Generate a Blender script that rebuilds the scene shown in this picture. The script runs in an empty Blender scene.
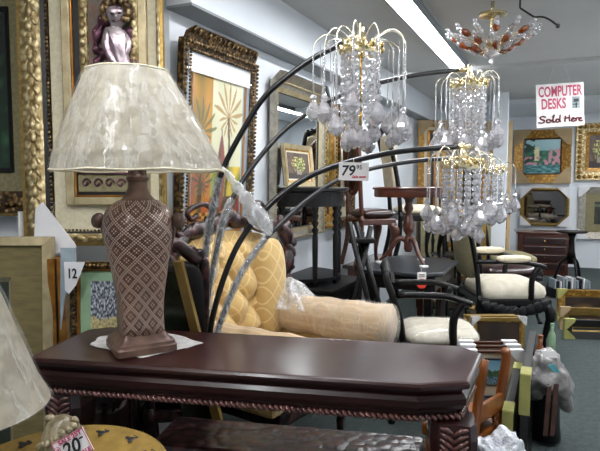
import bpy, bmesh, math, random
from mathutils import Vector, Matrix, Euler, noise
random.seed(7)
PI = math.pi
SC = bpy.context.scene
COL = SC.collection
# ------------------------------------------------------------------ survey of the place
F = 560.0; CX, CY = 300.0, 225.5
PITCH = math.atan((CY-183.0)/F); PSI = math.atan(259.0/F*math.cos(PITCH))
EYE = Vector((0, 0, 1.30))
cp, sp = math.cos(PITCH), math.sin(PITCH)
def ray(px, py):
    a = (px-CX)/F; b = -(py-CY)/F
    return Vector((a, cp + b*sp, -sp + b*cp))
def P(px, py, Y):
    d = ray(px, py); return EYE + d*(Y/d.y)
def PZ(px, py, z):
    d = ray(px, py); return EYE + d*((z-EYE.z)/d.z)
cs, sn = math.cos(PSI), math.sin(PSI)
def RM(xr, yr, z=0): return Vector((xr*cs + yr*sn, -xr*sn + yr*cs, z))
def toroom(p): return Vector((p.x*cs - p.y*sn, p.x*sn + p.y*cs, p.z))
WALLX = -1.70; CEIL = 2.40; BACKY = 9.6
def wallL(px, py, off=0.0):
    d = toroom(ray(px, py)); t = (WALLX+off)/d.x; q = d*t
    return q.y, EYE.z + q.z
def wallB(px, py):
    d = toroom(ray(px, py)); t = BACKY/d.y; q = d*t
    return q.x, EYE.z + q.z
# ------------------------------------------------------------------ node helpers
MATS = {}
def newmat(name):
    m = bpy.data.materials.new(name); m.use_nodes = True
    nt = m.node_tree; bs = nt.nodes['Principled BSDF']; MATS[name] = m
    return m, nt, bs
def seti(bs, k, v):
    if k in bs.inputs: bs.inputs[k].default_value = v
def lin(c):
    return tuple((x/12.92 if x <= .04045 else ((x+.055)/1.055)**2.4) for x in c) + (1,)
def hexc(h):
    h = h.lstrip('#'); return tuple(int(h[i:i+2], 16)/255 for i in (0, 2, 4))
def mth(nt, op, a, b=None, c=None):
    n = nt.nodes.new('ShaderNodeMath'); n.operation = op
    for i, v in enumerate((a, b, c)):
        if v is None: continue
        if isinstance(v, (int, float)): n.inputs[i].default_value = v
        else: nt.links.new(v, n.inputs[i])
    return n.outputs[0]
def mixc(nt, fac, a, b):
    n = nt.nodes.new('ShaderNodeMix'); n.data_type = 'RGBA'
    if isinstance(fac, (int, float)): n.inputs[0].default_value = fac
    else: nt.links.new(fac, n.inputs[0])
    for i, v in ((6, a), (7, b)):
        if isinstance(v, tuple): n.inputs[i].default_value = v
        else: nt.links.new(v, n.inputs[i])
    return n.outputs[2]
def coords(nt, scale=(1, 1, 1), kind='Object'):
    t = nt.nodes.new('ShaderNodeTexCoord'); mp = nt.nodes.new('ShaderNodeMapping')
    nt.links.new(t.outputs[kind], mp.inputs[0]); mp.inputs['Scale'].default_value = scale
    return mp.outputs[0]
def noisetex(nt, vec, scale, detail=3, rough=.5):
    n = nt.nodes.new('ShaderNodeTexNoise'); nt.links.new(vec, n.inputs['Vector'])
    n.inputs['Scale'].default_value = scale; n.inputs['Detail'].default_value = detail
    n.inputs['Roughness'].default_value = rough
    return n.outputs['Fac']
def ramp(nt, fac, stops):
    r = nt.nodes.new('ShaderNodeValToRGB'); nt.links.new(fac, r.inputs[0])
    e = r.color_ramp.elements
    while len(e) < len(stops): e.new(.5)
    for i, (p, c) in enumerate(stops):
        e[i].position = p; e[i].color = c
    return r.outputs[0]
def bump(nt, bs, h, strength=.3, dist=.01):
    b = nt.nodes.new('ShaderNodeBump'); nt.links.new(h, b.inputs['Height'])
    b.inputs['Strength'].default_value = strength; b.inputs['Distance'].default_value = dist
    nt.links.new(b.outputs[0], bs.inputs['Normal'])
def plain(name, c1, c2=None, rough=.5, metal=0, scale=8, bs_=0, bscale=None, stretch=(1, 1, 1), coat=0, detail=4, spec=.5, sheen=0):
    m, nt, bs = newmat(name)
    c1 = lin(hexc(c1)); c2 = lin(hexc(c2)) if c2 else tuple(x*.8 for x in c1[:3]) + (1,)
    v = coords(nt, stretch)
    f = noisetex(nt, v, scale, detail)
    nt.links.new(ramp(nt, f, [(.35, c1), (.65, c2)]), bs.inputs['Base Color'])
    seti(bs, 'Roughness', rough); seti(bs, 'Metallic', metal); seti(bs, 'Coat Weight', coat); seti(bs, 'Coat Roughness', .12)
    seti(bs, 'Specular IOR Level', spec)
    if sheen: seti(bs, 'Sheen Weight', sheen)
    if bs_: bump(nt, bs, noisetex(nt, v, bscale or scale*3, 4), bs_)
    return m
def gilt(name, light, dark, scale=60, strength=.9, rough=.35, metal=.75, stretch=(1, 1, 1)):
    """carved and gilded composition: bright relief over dark hollows"""
    m, nt, bs = newmat(name)
    v = coords(nt, stretch)
    n = nt.nodes.new('ShaderNodeTexVoronoi'); nt.links.new(v, n.inputs['Vector']); n.inputs['Scale'].default_value = scale
    d = n.outputs['Distance']; q = noisetex(nt, v, scale*.8, 3)
    h = mth(nt, 'SUBTRACT', 1.0, mth(nt, 'MULTIPLY', mth(nt, 'ADD', d, mth(nt, 'MULTIPLY', q, .5)), 1.0))
    nt.links.new(ramp(nt, h, [(.15, lin(hexc(dark))), (.55, lin(hexc(light)))]), bs.inputs['Base Color'])
    seti(bs, 'Roughness', rough); seti(bs, 'Metallic', metal)
    bump(nt, bs, h, strength, .006)
    return m
def wood(name, c1, c2, rough=.25, coat=.5, axis=0, scale=3):
    st = [1.0, 1.0, 1.0]
    for i in range(3):
        if i != axis: st[i] = 9.0
    m, nt, bs = newmat(name)
    v = coords(nt, tuple(st)); f = noisetex(nt, v, scale, 6, .6)
    nt.links.new(ramp(nt, f, [(.3, lin(hexc(c1))), (.7, lin(hexc(c2)))]), bs.inputs['Base Color'])
    seti(bs, 'Roughness', rough); seti(bs, 'Coat Weight', coat); seti(bs, 'Coat Roughness', .15); seti(bs, 'Specular IOR Level', .25 if coat < .2 else .5)
    bump(nt, bs, f, .05, .002)
    return m
def fabric_diamond(name, base, line, k=14.0, axis=(1, 0, 1), w=.06, rough=.75, sheen=.3):
    m, nt, bs = newmat(name)
    t = nt.nodes.new('ShaderNodeTexCoord'); s = nt.nodes.new('ShaderNodeSeparateXYZ'); nt.links.new(t.outputs['Object'], s.inputs[0])
    h = mth(nt, 'ADD', mth(nt, 'MULTIPLY', s.outputs[0], k*axis[0]), mth(nt, 'MULTIPLY', s.outputs[1], k*axis[1]))
    z = mth(nt, 'MULTIPLY', s.outputs[2], k*axis[2])
    a = mth(nt, 'ABSOLUTE', mth(nt, 'SUBTRACT', mth(nt, 'FRACT', mth(nt, 'ADD', h, mth(nt, 'MULTIPLY', z, .7))), .5))
    b = mth(nt, 'ABSOLUTE', mth(nt, 'SUBTRACT', mth(nt, 'FRACT', mth(nt, 'SUBTRACT', h, mth(nt, 'MULTIPLY', z, .7))), .5))
    ln = mth(nt, 'MAXIMUM', mth(nt, 'LESS_THAN', a, w), mth(nt, 'LESS_THAN', b, w))
    nz = noisetex(nt, t.outputs['Object'], 25)
    c = mixc(nt, nz, lin(hexc(base)), tuple(x*.72 for x in lin(hexc(base))[:3]) + (1,))
    nt.links.new(mixc(nt, mth(nt, 'MULTIPLY', ln, .6), c, lin(hexc(line))), bs.inputs['Base Color'])
    seti(bs, 'Roughness', rough); seti(bs, 'Sheen Weight', sheen)
    bump(nt, bs, mth(nt, 'SUBTRACT', nz, mth(nt, 'MULTIPLY', ln, .3)), .25, .004)
    return m
def plastic(name, tint='#e8ecf0', alpha=.35, strength=.8, scale=18, rough=.12, milky=.25, st=(1, 1, .5)):
    """clear crinkled wrapping film"""
    m, nt, bs = newmat(name)
    v = coords(nt, st)
    n1 = noisetex(nt, v, scale, 5, .7)
    rd = mth(nt, 'ABSOLUTE', mth(nt, 'SUBTRACT', n1, .5))
    seti(bs, 'Base Color', lin(hexc(tint))); bs.inputs['Base Color'].default_value = lin(hexc(tint))
    seti(bs, 'Roughness', rough); seti(bs, 'Specular IOR Level', 1.0); seti(bs, 'Coat Weight', 1.0)
    bump(nt, bs, rd, strength, .03)
    tr = nt.nodes.new('ShaderNodeBsdfTransparent'); mx = nt.nodes.new('ShaderNodeMixShader')
    f = mth(nt, 'ADD', alpha, mth(nt, 'MULTIPLY', mth(nt, 'LESS_THAN', rd, .03), milky))
    nt.links.new(f, mx.inputs[0]); nt.links.new(tr.outputs[0], mx.inputs[1]); nt.links.new(bs.outputs[0], mx.inputs[2])
    nt.links.new(mx.outputs[0], nt.nodes['Material Output'].inputs[0])
    return m
def glassmat(name, tint=(1, 1, 1, 1), refl=1.0):
    m, nt, bs = newmat(name)
    tr = nt.nodes.new('ShaderNodeBsdfTransparent'); tr.inputs[0].default_value = tint
    gl = nt.nodes.new('ShaderNodeBsdfGlossy'); gl.inputs['Roughness'].default_value = .01
    ge = nt.nodes.new('ShaderNodeNewGeometry'); vm = nt.nodes.new('ShaderNodeVectorMath'); vm.operation = 'DOT_PRODUCT'
    nt.links.new(ge.outputs['Incoming'], vm.inputs[0]); nt.links.new(ge.outputs['Normal'], vm.inputs[1])
    fz = mth(nt, 'ADD', .05, mth(nt, 'MULTIPLY', .95, mth(nt, 'POWER', mth(nt, 'SUBTRACT', 1.0, mth(nt, 'ABSOLUTE', vm.outputs['Value'])), 5.0)))
    mx = nt.nodes.new('ShaderNodeMixShader')
    nt.links.new(mth(nt, 'MULTIPLY', fz, refl), mx.inputs[0])
    nt.links.new(tr.outputs[0], mx.inputs[1]); nt.links.new(gl.outputs[0], mx.inputs[2])
    nt.links.new(mx.outputs[0], nt.nodes['Material Output'].inputs[0])
    return m
def crystalmat(name, col='#ffffff', body=.22):
    m, nt, bs = newmat(name)
    v = coords(nt); f = noisetex(nt, v, 60, 2)
    c = lin(hexc(col))
    nt.links.new(ramp(nt, f, [(.3, tuple(x*.75 for x in c[:3]) + (1,)), (.7, c)]), bs.inputs['Base Color'])
    seti(bs, 'Roughness', .02); seti(bs, 'Transmission Weight', 1-body); seti(bs, 'IOR', 1.55); seti(bs, 'Specular IOR Level', .9); seti(bs, 'Coat Weight', 1.0)
    return m
def emis(name, col, s):
    m, nt, bs = newmat(name)
    c = lin(hexc(col)); n = noisetex(nt, coords(nt), 2, 1)
    nt.links.new(ramp(nt, n, [(.3, c), (.7, tuple(x*.96 for x in c[:3]) + (1,))]), bs.inputs['Emission Color'])
    seti(bs, 'Base Color', c); seti(bs, 'Emission Strength', s)
    return m
def vcol(name, rough=.45, coat=0):
    m, nt, bs = newmat(name)
    a = nt.nodes.new('ShaderNodeVertexColor'); a.layer_name = 'paint'
    n = noisetex(nt, coords(nt), 150, 2)
    nt.links.new(a.outputs[0], bs.inputs['Base Color']); seti(bs, 'Roughness', rough); seti(bs, 'Coat Weight', coat); seti(bs, 'Coat Roughness', .03)
    bump(nt, bs, n, .15, .002)
    return m
# ------------------------------------------------------------------ mesh helpers
class MB:
    def __init__(s): s.bm = bmesh.new()
    def _xf(s, vs, M):
        for v in vs: v.co = M @ v.co
    def box(s, c, size, rot=(0, 0, 0), bev=0, seg=2):
        r = bmesh.ops.create_cube(s.bm, size=1); vs = r['verts']
        for v in vs: v.co = Vector((v.co.x*size[0], v.co.y*size[1], v.co.z*size[2]))
        if bev:
            es = list({e for v in vs for e in v.link_edges})
            g = bmesh.ops.bevel(s.bm, geom=es, offset=bev, segments=seg, affect='EDGES', profile=.5)
            vs = list({v for f in g['faces'] for v in f.verts} | {v for v in vs if v.is_valid})
        s._xf(vs, Matrix.Translation(c) @ Euler(rot).to_matrix().to_4x4()); return s
    def tube(s, pts, rad, seg=8, cap=True, flat=1.0):
        pts = [Vector(p) for p in pts]; n = len(pts)
        rads = rad if isinstance(rad, (list, tuple)) else [rad]*n
        rings = []; up = None
        for i, p in enumerate(pts):
            t = (pts[min(i+1, n-1)] - pts[max(i-1, 0)]).normalized()
            if up is None:
                up = Vector((0, 0, 1)) if abs(t.z) < .9 else Vector((0, 1, 0))
            a = t.cross(up).normalized(); b = a.cross(t).normalized(); up = b
            rings.append([s.bm.verts.new(p + a*math.cos(k*2*PI/seg)*rads[i] + b*math.sin(k*2*PI/seg)*rads[i]*flat) for k in range(seg)])
        for i in range(n-1):
            for k in range(seg):
                s.bm.faces.new((rings[i][k], rings[i][(k+1) % seg], rings[i+1][(k+1) % seg], rings[i+1][k]))
        if cap:
            s.bm.faces.new(rings[0][::-1]); s.bm.faces.new(rings[-1])
        return s
    def lathe(s, prof, c=(0, 0, 0), seg=24, sx=1, sy=1, cap=True, rot=None, exps=None, uv=False, a0=0.0, a1=2*PI):
        """prof: list of (r, z). exps: superellipse exponent per ring (2 = round, large = square)"""
        c = Vector(c); rings = []; R = Euler(rot).to_matrix() if rot else None
        closed = abs(a1-a0-2*PI) < 1e-6
        for i, (r, z) in enumerate(prof):
            ring = []; e = exps[i] if exps else 2
            for k in range(seg if closed else seg+1):
                t = a0 + (a1-a0)*k/seg; ct, st = math.cos(t), math.sin(t)
                if e != 2:
                    q = (abs(ct)**e + abs(st)**e)**(-1.0/e); ct *= q; st *= q
                p = Vector((max(r, 1e-5)*ct*sx, max(r, 1e-5)*st*sy, z))
                if R: p = R @ p
                ring.append(s.bm.verts.new(c+p))
            rings.append(ring)
        m = len(rings[0]); L = s.bm.loops.layers.uv.verify() if uv else None
        for i in range(len(prof)-1):
            for k in range(m if closed else m-1):
                f = s.bm.faces.new((rings[i][k], rings[i][(k+1) % m], rings[i+1][(k+1) % m], rings[i+1][k]))
                if uv:
                    for lp, (uu, vv) in zip(f.loops, ((k, i), (k+1, i), (k+1, i+1), (k, i+1))):
                        lp[L].uv = (uu/seg, prof[vv][1])
        if cap and closed:
            s.bm.faces.new(rings[0][::-1]); s.bm.faces.new(rings[-1])
        return s
    def prism(s, poly, z0, z1):
        a = [s.bm.verts.new((x, y, z0)) for x, y in poly]; b = [s.bm.verts.new((x, y, z1)) for x, y in poly]
        n = len(poly); s.bm.faces.new(a[::-1]); s.bm.faces.new(b)
        for i in range(n): s.bm.faces.new((a[i], a[(i+1) % n], b[(i+1) % n], b[i]))
        return s
    def slab(s, poly, y0, y1):      # polygon in XZ extruded along Y
        a = [s.bm.verts.new((x, y0, z)) for x, z in poly]; b = [s.bm.verts.new((x, y1, z)) for x, z in poly]
        n = len(poly); s.bm.faces.new(a); s.bm.faces.new(b[::-1])
        for i in range(n): s.bm.faces.new((a[i], b[i], b[(i+1) % n], a[(i+1) % n]))
        return s
    def loft(s, rings, cap=True, closed=True):
        R = [[s.bm.verts.new(p) for p in r] for r in rings]; m = len(R[0])
        for i in range(len(R)-1):
            for k in range(m if closed else m-1):
                s.bm.faces.new((R[i][k], R[i][(k+1) % m], R[i+1][(k+1) % m], R[i+1][k]))
        if cap: s.bm.faces.new(R[0][::-1]); s.bm.faces.new(R[-1])
        return s
    def pill(s, c, size, e=2.0, e2=None, nu=20, nv=12, rot=(0, 0, 0), jit=0, js=8):
        """superellipsoid cushion"""
        e2 = e2 or e; M = Matrix.Translation(c) @ Euler(rot).to_matrix().to_4x4()
        def sg(v, p): return math.copysign(abs(v)**p, v)
        rows = []
        for j in range(nv+1):
            ph = -PI/2 + PI*j/nv; row = []
            for i in range(nu):
                th = 2*PI*i/nu
                p = Vector((size[0]/2*sg(math.cos(ph), 2/e2)*sg(math.cos(th), 2/e), size[1]/2*sg(math.cos(ph), 2/e2)*sg(math.sin(th), 2/e), size[2]/2*sg(math.sin(ph), 2/e2)))
                if jit: p = p*(1 + jit*noise.noise(Vector(p)*js + Vector(c)*3) + (jit*.35*noise.noise(Vector(p)*js*3.3) if nu > 30 else 0))
                row.append(p)
            rows.append(row)
        lo = s.bm.verts.new(M @ rows[0][0]); hi = s.bm.verts.new(M @ rows[-1][0])
        R = [[s.bm.verts.new(M @ p) for p in r] for r in rows[1:-1]]
        for j in range(len(R)-1):
            for i in range(nu): s.bm.faces.new((R[j][i], R[j][(i+1) % nu], R[j+1][(i+1) % nu], R[j+1][i]))
        for i in range(nu):
            s.bm.faces.new((lo, R[0][(i+1) % nu], R[0][i])); s.bm.faces.new((hi, R[-1][i], R[-1][(i+1) % nu]))
        return s
    def ball(s, c, r, seg=8):
        return s.pill(c, (2*r, 2*r, 2*r) if isinstance(r, (int, float)) else (2*r[0], 2*r[1], 2*r[2]), nu=seg, nv=max(4, seg//2+1))
    def grid(s, fn, nu, nv, closed=False):
        R = [[s.bm.verts.new(fn(i/nu, j/nv)) for i in range(nu+1)] for j in range(nv+1)]
        for j in range(nv):
            for i in range(nu): s.bm.faces.new((R[j][i], R[j][i+1], R[j+1][i+1], R[j+1][i]))
        return s
    def build(s, name, mat, parent=None, smooth=False, label=None, solid=0):
        me = bpy.data.meshes.new(name)
        bmesh.ops.recalc_face_normals(s.bm, faces=s.bm.faces[:])
        s.bm.to_mesh(me); s.bm.free()
        if smooth:
            for p in me.polygons: p.use_smooth = True
        o = bpy.data.objects.new(name, me); COL.objects.link(o); o.parent = parent
        me.materials.append(MATS[mat] if isinstance(mat, str) else mat)
        if smooth == 2:
            md = o.modifiers.new('s', 'EDGE_SPLIT'); md.split_angle = math.radians(40)
        if solid:
            md = o.modifiers.new('t', 'SOLIDIFY'); md.thickness = solid; md.offset = 0
        if label: o['label'] = label
        return o
def thing(name, label, cat, loc=(0, 0, 0), rz=0, group=None, rx=0, ry=0):
    o = bpy.data.objects.new(name, None); COL.objects.link(o); o.empty_display_size = .05
    o.rotation_mode = 'XYZ'; o.location = loc; o.rotation_euler = (rx, ry, rz); o['label'] = label; o['category'] = cat
    if group: o['group'] = group
    return o
def tag(o, label, cat, group=None):
    o['label'] = label; o['category'] = cat
    if group: o['group'] = group
    return o
def struct(o): o['kind'] = 'structure'; return o
def catmull(pts, n=6):
    pts = [Vector(p) for p in pts]; out = []
    Q = [pts[0]*2-pts[1]] + pts + [pts[-1]*2-pts[-2]]
    for i in range(1, len(Q)-2):
        for k in range(n):
            t = k/n; a, b, c, d = Q[i-1:i+3]
            out.append(.5*((2*b) + (c-a)*t + (2*a-5*b+4*c-d)*t*t + (3*b-a-3*c+d)*t**3))
    out.append(pts[-1]); return out
def lettering(txt, size, mat, parent, loc, rot=(PI/2, 0, 0), shear=0, bold=0, xs=1, name='lettering'):
    cu = bpy.data.curves.new('t', 'FONT'); cu.body = txt; cu.size = size; cu.shear = shear; cu.offset = bold; cu.align_x = 'CENTER'; cu.extrude = .0004; cu.resolution_u = 3
    to = bpy.data.objects.new('t', cu); COL.objects.link(to)
    bpy.context.view_layer.update()
    me = bpy.data.meshes.new_from_object(to.evaluated_get(bpy.context.evaluated_depsgraph_get())); bpy.data.objects.remove(to)
    o = bpy.data.objects.new(name, me); COL.objects.link(o); o.parent = parent
    me.materials.clear(); me.materials.append(MATS[mat]); o.location = loc; o.rotation_euler = rot; o.scale = (xs, 1, 1)
    return o
def strokes(lines, r, mat, parent, sc=1.0, off=(0, 0, 0), name='lettering', smooth=True):
    m = MB()
    for L in lines:
        pts = [Vector((off[0]+x*sc, off[1], off[2]+z*sc)) for x, z in L]
        if smooth and len(pts) > 2: pts = catmull(pts, 4)
        m.tube(pts, r, 6, flat=1)
    return m.build(name, mat, parent, True)
def copy_tree(o, parent=None):
    c = o.copy(); COL.objects.link(c); c.parent = parent
    for ch in list(o.children): copy_tree(ch, c)
    return c
def canvas(parent, x0, x1, z0, z1, y, fn, nx=60, ny=60, mat='paint', name='canvas', holes=None):
    me = bpy.data.meshes.new(name); V = []; Fc = []; C = []
    for j in range(ny+1):
        for i in range(nx+1):
            u, v = i/nx, j/ny
            V.append((x0+(x1-x0)*u, y, z0+(z1-z0)*v)); C.append(fn(u, v))
    for j in range(ny):
        for i in range(nx):
            a = j*(nx+1)+i; Fc.append((a, a+1, a+nx+2, a+nx+1))
    me.from_pydata(V, [], Fc)
    at = me.color_attributes.new('paint', 'FLOAT_COLOR', 'POINT')
    for i, c in enumerate(C): at.data[i].color = lin(c[:3])
    o = bpy.data.objects.new(name, me); COL.objects.link(o); o.parent = parent; me.materials.append(MATS[mat])
    return o
def rail(m, W, H, inset, w, y0, y1, y1b=None, sides='LRTB', wL=None, wR=None, wB=None, wT=None):
    """mitred moulding ring in the XZ plane, outer edge `inset` from W x H, width w, its face rising from y0 (back) to y1 (outer) / y1b (inner)"""
    y1b = y1 if y1b is None else y1b
    if isinstance(inset, (int, float)): inset = (inset,)*4
    L, R, B, T = inset
    wl, wr, wb, wt = [w if q is None else q for q in (wL, wR, wB, wT)]
    o = [(-W/2+L, B), (W/2-R, B), (W/2-R, H-T), (-W/2+L, H-T)]
    i = [(-W/2+L+wl, B+wb), (W/2-R-wr, B+wb), (W/2-R-wr, H-T-wt), (-W/2+L+wl, H-T-wt)]
    ring = lambda pts, y: [m.bm.verts.new((x, y, z)) for x, z in pts]
    a, b, c, d = ring(o, y0), ring(o, -y1), ring(i, -y1b), ring(i, y0)
    for k in range(4):
        n = (k+1) % 4
        for q, r in ((a, b), (b, c), (c, d), (d, a)): m.bm.faces.new((q[k], q[n], r[n], r[k]))
    return m
def beads(m, W, H, inset, y, r, step, stretch=1.0, seg=6, depth=None):
    for (xa, za, xb, zb) in ((-W/2+inset, inset, W/2-inset, inset), (-W/2+inset, H-inset, W/2-inset, H-inset), (-W/2+inset, inset, -W/2+inset, H-inset), (W/2-inset, inset, W/2-inset, H-inset)):
        L = math.hypot(xb-xa, zb-za); n = max(1, int(L/step)); hor = abs(zb-za) < 1e-6
        for k in range(n+1):
            t = k/n; c = (xa+(xb-xa)*t, -y, za+(zb-za)*t)
            m.ball(c, (r*stretch if hor else r, depth or r, r if hor else r*stretch), seg)
    return m
# ------------------------------------------------------------------ materials
plain('wall_paint', '#dfe4e8', '#d9dfe5', .7, scale=2, bs_=.04, bscale=60)
plain('ceiling_paint', '#c6c7c6', '#bdbfbf', .8, scale=1.2, bs_=.03, bscale=50)
plain('soffit_grey', '#8e9496', '#8a9092', .7, scale=3)
plain('carpet', '#3c4645', '#303937', .95, scale=30, bs_=.4, bscale=160)
plain('paper', '#e9e6e4', '#e2dfdd', .7, scale=6)
plain('card_white', '#d9d9da', '#c9cacc', .7, scale=6)
plain('card_tan', '#a8926f', '#98835f', .8, scale=9)
plain('card_yellow', '#9c9a5c', '#88884c', .8, scale=9)
plain('card_blue', '#5a6aa0', '#c9cdd6', .7, scale=40)
plain('ink_black', '#141416', '#1c1c20', .5)
plain('ink_red', '#c2304a', '#b02840', .5)
plain('ink_pink', '#c4506e', '#b34463', .6)
plain('ink_maroon', '#5c1220', '#4c0e1a', .6)
plain('red_tag', '#e0402a', '#d23a24', .5)
wood('mahogany', '#1f0908', '#32110f', .32, .35, 0, 2.2)
wood('mahogany_dark', '#1d0a0a', '#2e1110', .3, .5, 0, 3)
plain('rope_trim', '#7a5048', '#4a2c28', .3, coat=.5, scale=40)
wood('black_wood', '#050405', '#0b090a', .42, .08, 2, 3)
wood('brown_wood', '#38190f', '#552816', .3, .4, 0, 4)
wood('orange_wood', '#6a3512', '#8f521c', .35, .4, 2, 4)
wood('yellow_wood', '#6e5626', '#8c7236', .4, .3, 2, 4)
gilt('carved_wood', '#4a2a2a', '#1a0c0e', 26, .8, .3, 0.0)
gilt('gilt_ornate', '#dccb9c', '#8e7a50', 36, .7, .4, .35)
gilt('gilt_bead', '#a88d62', '#3c2a18', 50, .8, .35, .4)
gilt('gilt_dark', '#86683a', '#33240f', 45, .9, .4, .4)
gilt('gilt_bright', '#b98f42', '#8a6426', 26, .6, .4, .4)
plain('gilt_plain', '#a88c4e', '#8a6f38', .35, .6, scale=10, stretch=(1, 1, 6))
plain('gilt_pale', '#b3a582', '#9c8e6c', .4, .4, scale=20)
plain('gold_line', '#b27a34', '#8a5a22', .3, .7, scale=20)
plain('silver_frame', '#a8a294', '#8a857a', .35, .5, scale=30, bs_=.2)
plain('linen', '#d2cab0', '#c6bda0', .85, scale=60, bs_=.3, bscale=220)
plain('linen_olive', '#8a8262', '#767050', .85, scale=60, bs_=.3, bscale=220)
plain('linen_gold', '#766a42', '#645a38', .7, scale=14, stretch=(1, 1, 5), bs_=.15)
plain('mat_green', '#8aa886', '#7c9a7a', .8, scale=20)
plain('mat_beige', '#b5a58d', '#a99a82', .85, scale=20)
plain('mat_grey', '#93a0a6', '#7f8d94', .4, scale=12)
plain('black_lacquer', '#08080a', '#101012', .5)
plain('dark_glass', '#1a1f17', '#272d20', .15, scale=3)
plain('brass', '#c8a860', '#a8843c', .22, 1.0, scale=20)
plain('gold_metal', '#ece0b8', '#cbb57e', .2, .85, scale=20)
plain('gold_wire', '#efece2', '#d8cfb6', .2, .7, scale=20)
plain('arm_black', '#0d0d10', '#16161a', .3, .2, scale=20, coat=.4)
plain('white_fabric', '#c4beae', '#b2ab99', .85, scale=14, bs_=.25, bscale=50)
plain('cream_fabric', '#d8cdb4', '#c6ba9e', .85, scale=14, bs_=.25, bscale=50)
plain('doily_cloth', '#c5c4c2', '#b6b4b1', .9, scale=40, bs_=.5, bscale=160)
plain('grey_bag', '#948f8d', '#625e5d', .35, scale=14, bs_=1.0, bscale=22, coat=.3)
plain('teal_print', '#4fa6ae', '#3f8f98', .4)
plain('strap_brown', '#573a30', '#452a22', .8, scale=20)
plain('slate_top', '#262b31', '#20252b', .35, scale=6, coat=.1)
plain('lamp_bronze', '#7c6252', '#57403a', .4, .3, scale=16, bs_=.2, coat=.2)
plain('pewter', '#c9bec0', '#8d7c84', .25, .6, scale=14, bs_=.2)
plain('mauve_drape', '#7a4f60', '#3f2530', .3, .5, scale=20, bs_=.3)
plain('shell_cream', '#8f8366', '#4e4530', .35, .1, scale=22, bs_=.8, bscale=30)
plain('niche', '#7a5248', '#5c6458', .6, .2, scale=22, bs_=.3)
plain('tan_fabric', '#d6bd92', '#bd9a68', .8, scale=18, bs_=.3)
fabric_diamond('gold_damask', '#c9a868', '#e0c890', 13, (1, .4, 1), .05)
fabric_diamond('arm_damask', '#c2a277', '#cdb48b', 26, (1, 0, 1), .09)
plastic('wrap', '#eef1f4', .14, .8, 14, .12, .4)
plastic('wrap_milky', '#dfe0e0', .38, .8, 14, .2, .2)
plastic('tube_wrap', '#dfe2e4', .3, .4, 20, .15, .12)
plastic('bag_film', '#c9ccd6', .75, 1.0, 30, .2, .2)
glassmat('pane', refl=1.0)
m, nt, bs = newmat('mirror_glass'); seti(bs, 'Metallic', 1.0); seti(bs, 'Roughness', .015)
nt.links.new(ramp(nt, noisetex(nt, coords(nt), 2, 1), [(.3, (.80, .84, .84, 1)), (.7, (.78, .82, .83, 1))]), bs.inputs['Base Color'])
m, nt, bs = newmat('mirror_dim'); seti(bs, 'Metallic', 1.0); seti(bs, 'Roughness', .03)
nt.links.new(ramp(nt, noisetex(nt, coords(nt), 2, 1), [(.3, (.16, .15, .14, 1)), (.7, (.13, .12, .12, 1))]), bs.inputs['Base Color'])
crystalmat('crystal', '#fdfbff', .32)
plastic('shade_wrap', '#f6f7f8',   .06, .8, 11, .12, .12, (1.6, 1.6, .18))
plastic('film_clear', '#eceae4', .16, .9, 10, .12, .12)
plastic('film_silver', '#dfe2ea', .9, 1.0, 22, .18, .1)
crystalmat('crystal_bead', '#fbfbff', .3)
crystalmat('amber', '#a84f14', .6)
vcol('paint', .5); vcol('paint_glossy', .2, .6)
emis('tube_light', '#fbfcff', 40.0)
# lampshade cloth: pleated off-white with a faint damask, light passes through
m, nt, bs = newmat('shade_cloth')
v = coords(nt); f = noisetex(nt, v, 38, 4, .6)
nt.links.new(ramp(nt, f, [(.42, lin(hexc('#a39d8a'))), (.58, lin(hexc('#877f6a')))]), bs.inputs['Base Color'])
seti(bs, 'Roughness', .8); bump(nt, bs, f, .2, .003)
tl = nt.nodes.new('ShaderNodeBsdfTranslucent'); tl.inputs[0].default_value = (.8, .76, .66, 1)
mx = nt.nodes.new('ShaderNodeMixShader'); mx.inputs[0].default_value = .3
nt.links.new(bs.outputs[0], mx.inputs[1]); nt.links.new(tl.outputs[0], mx.inputs[2]); nt.links.new(mx.outputs[0], nt.nodes['Material Output'].inputs[0])
# vase: brown glaze, beaded diamond lattice with little squares inside the cells
m, nt, bs = newmat('vase_lattice')
uvn = nt.nodes.new('ShaderNodeUVMap'); s = nt.nodes.new('ShaderNodeSeparateXYZ'); nt.links.new(uvn.outputs[0], s.inputs[0])
U = mth(nt, 'MULTIPLY', s.outputs[0], 10.0); V = mth(nt, 'MULTIPLY', s.outputs[1], 18.0)
p_ = mth(nt, 'FRACT', mth(nt, 'ADD', mth(nt, 'ADD', U, V), 50.0)); q_ = mth(nt, 'FRACT', mth(nt, 'ADD', mth(nt, 'SUBTRACT', U, V), 50.0))
def band(x, c, w): return mth(nt, 'LESS_THAN', mth(nt, 'ABSOLUTE', mth(nt, 'SUBTRACT', x, c)), w)
def cell(x, k, w=.3): return mth(nt, 'LESS_THAN', mth(nt, 'ABSOLUTE', mth(nt, 'SUBTRACT', mth(nt, 'FRACT', mth(nt, 'MULTIPLY', x, k)), .5)), w)
l1 = mth(nt, 'MAXIMUM', mth(nt, 'MULTIPLY', band(p_, .08, .055), cell(q_, 6)), mth(nt, 'MULTIPLY', band(q_, .08, .055), cell(p_, 6)))
l2 = mth(nt, 'MAXIMUM', mth(nt, 'MULTIPLY', band(p_, .92, .045), cell(q_, 6)), mth(nt, 'MULTIPLY', band(q_, .92, .045), cell(p_, 6)))
inn = mth(nt, 'MULTIPLY', mth(nt, 'MULTIPLY', band(p_, .5, .26), band(q_, .5, .26)), mth(nt, 'MULTIPLY', cell(mth(nt, 'ADD', p_, .1), 5, .27), cell(mth(nt, 'ADD', q_, .1), 5, .27)))
dots = mth(nt, 'MAXIMUM', mth(nt, 'MAXIMUM', l1, l2), inn)
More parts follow.
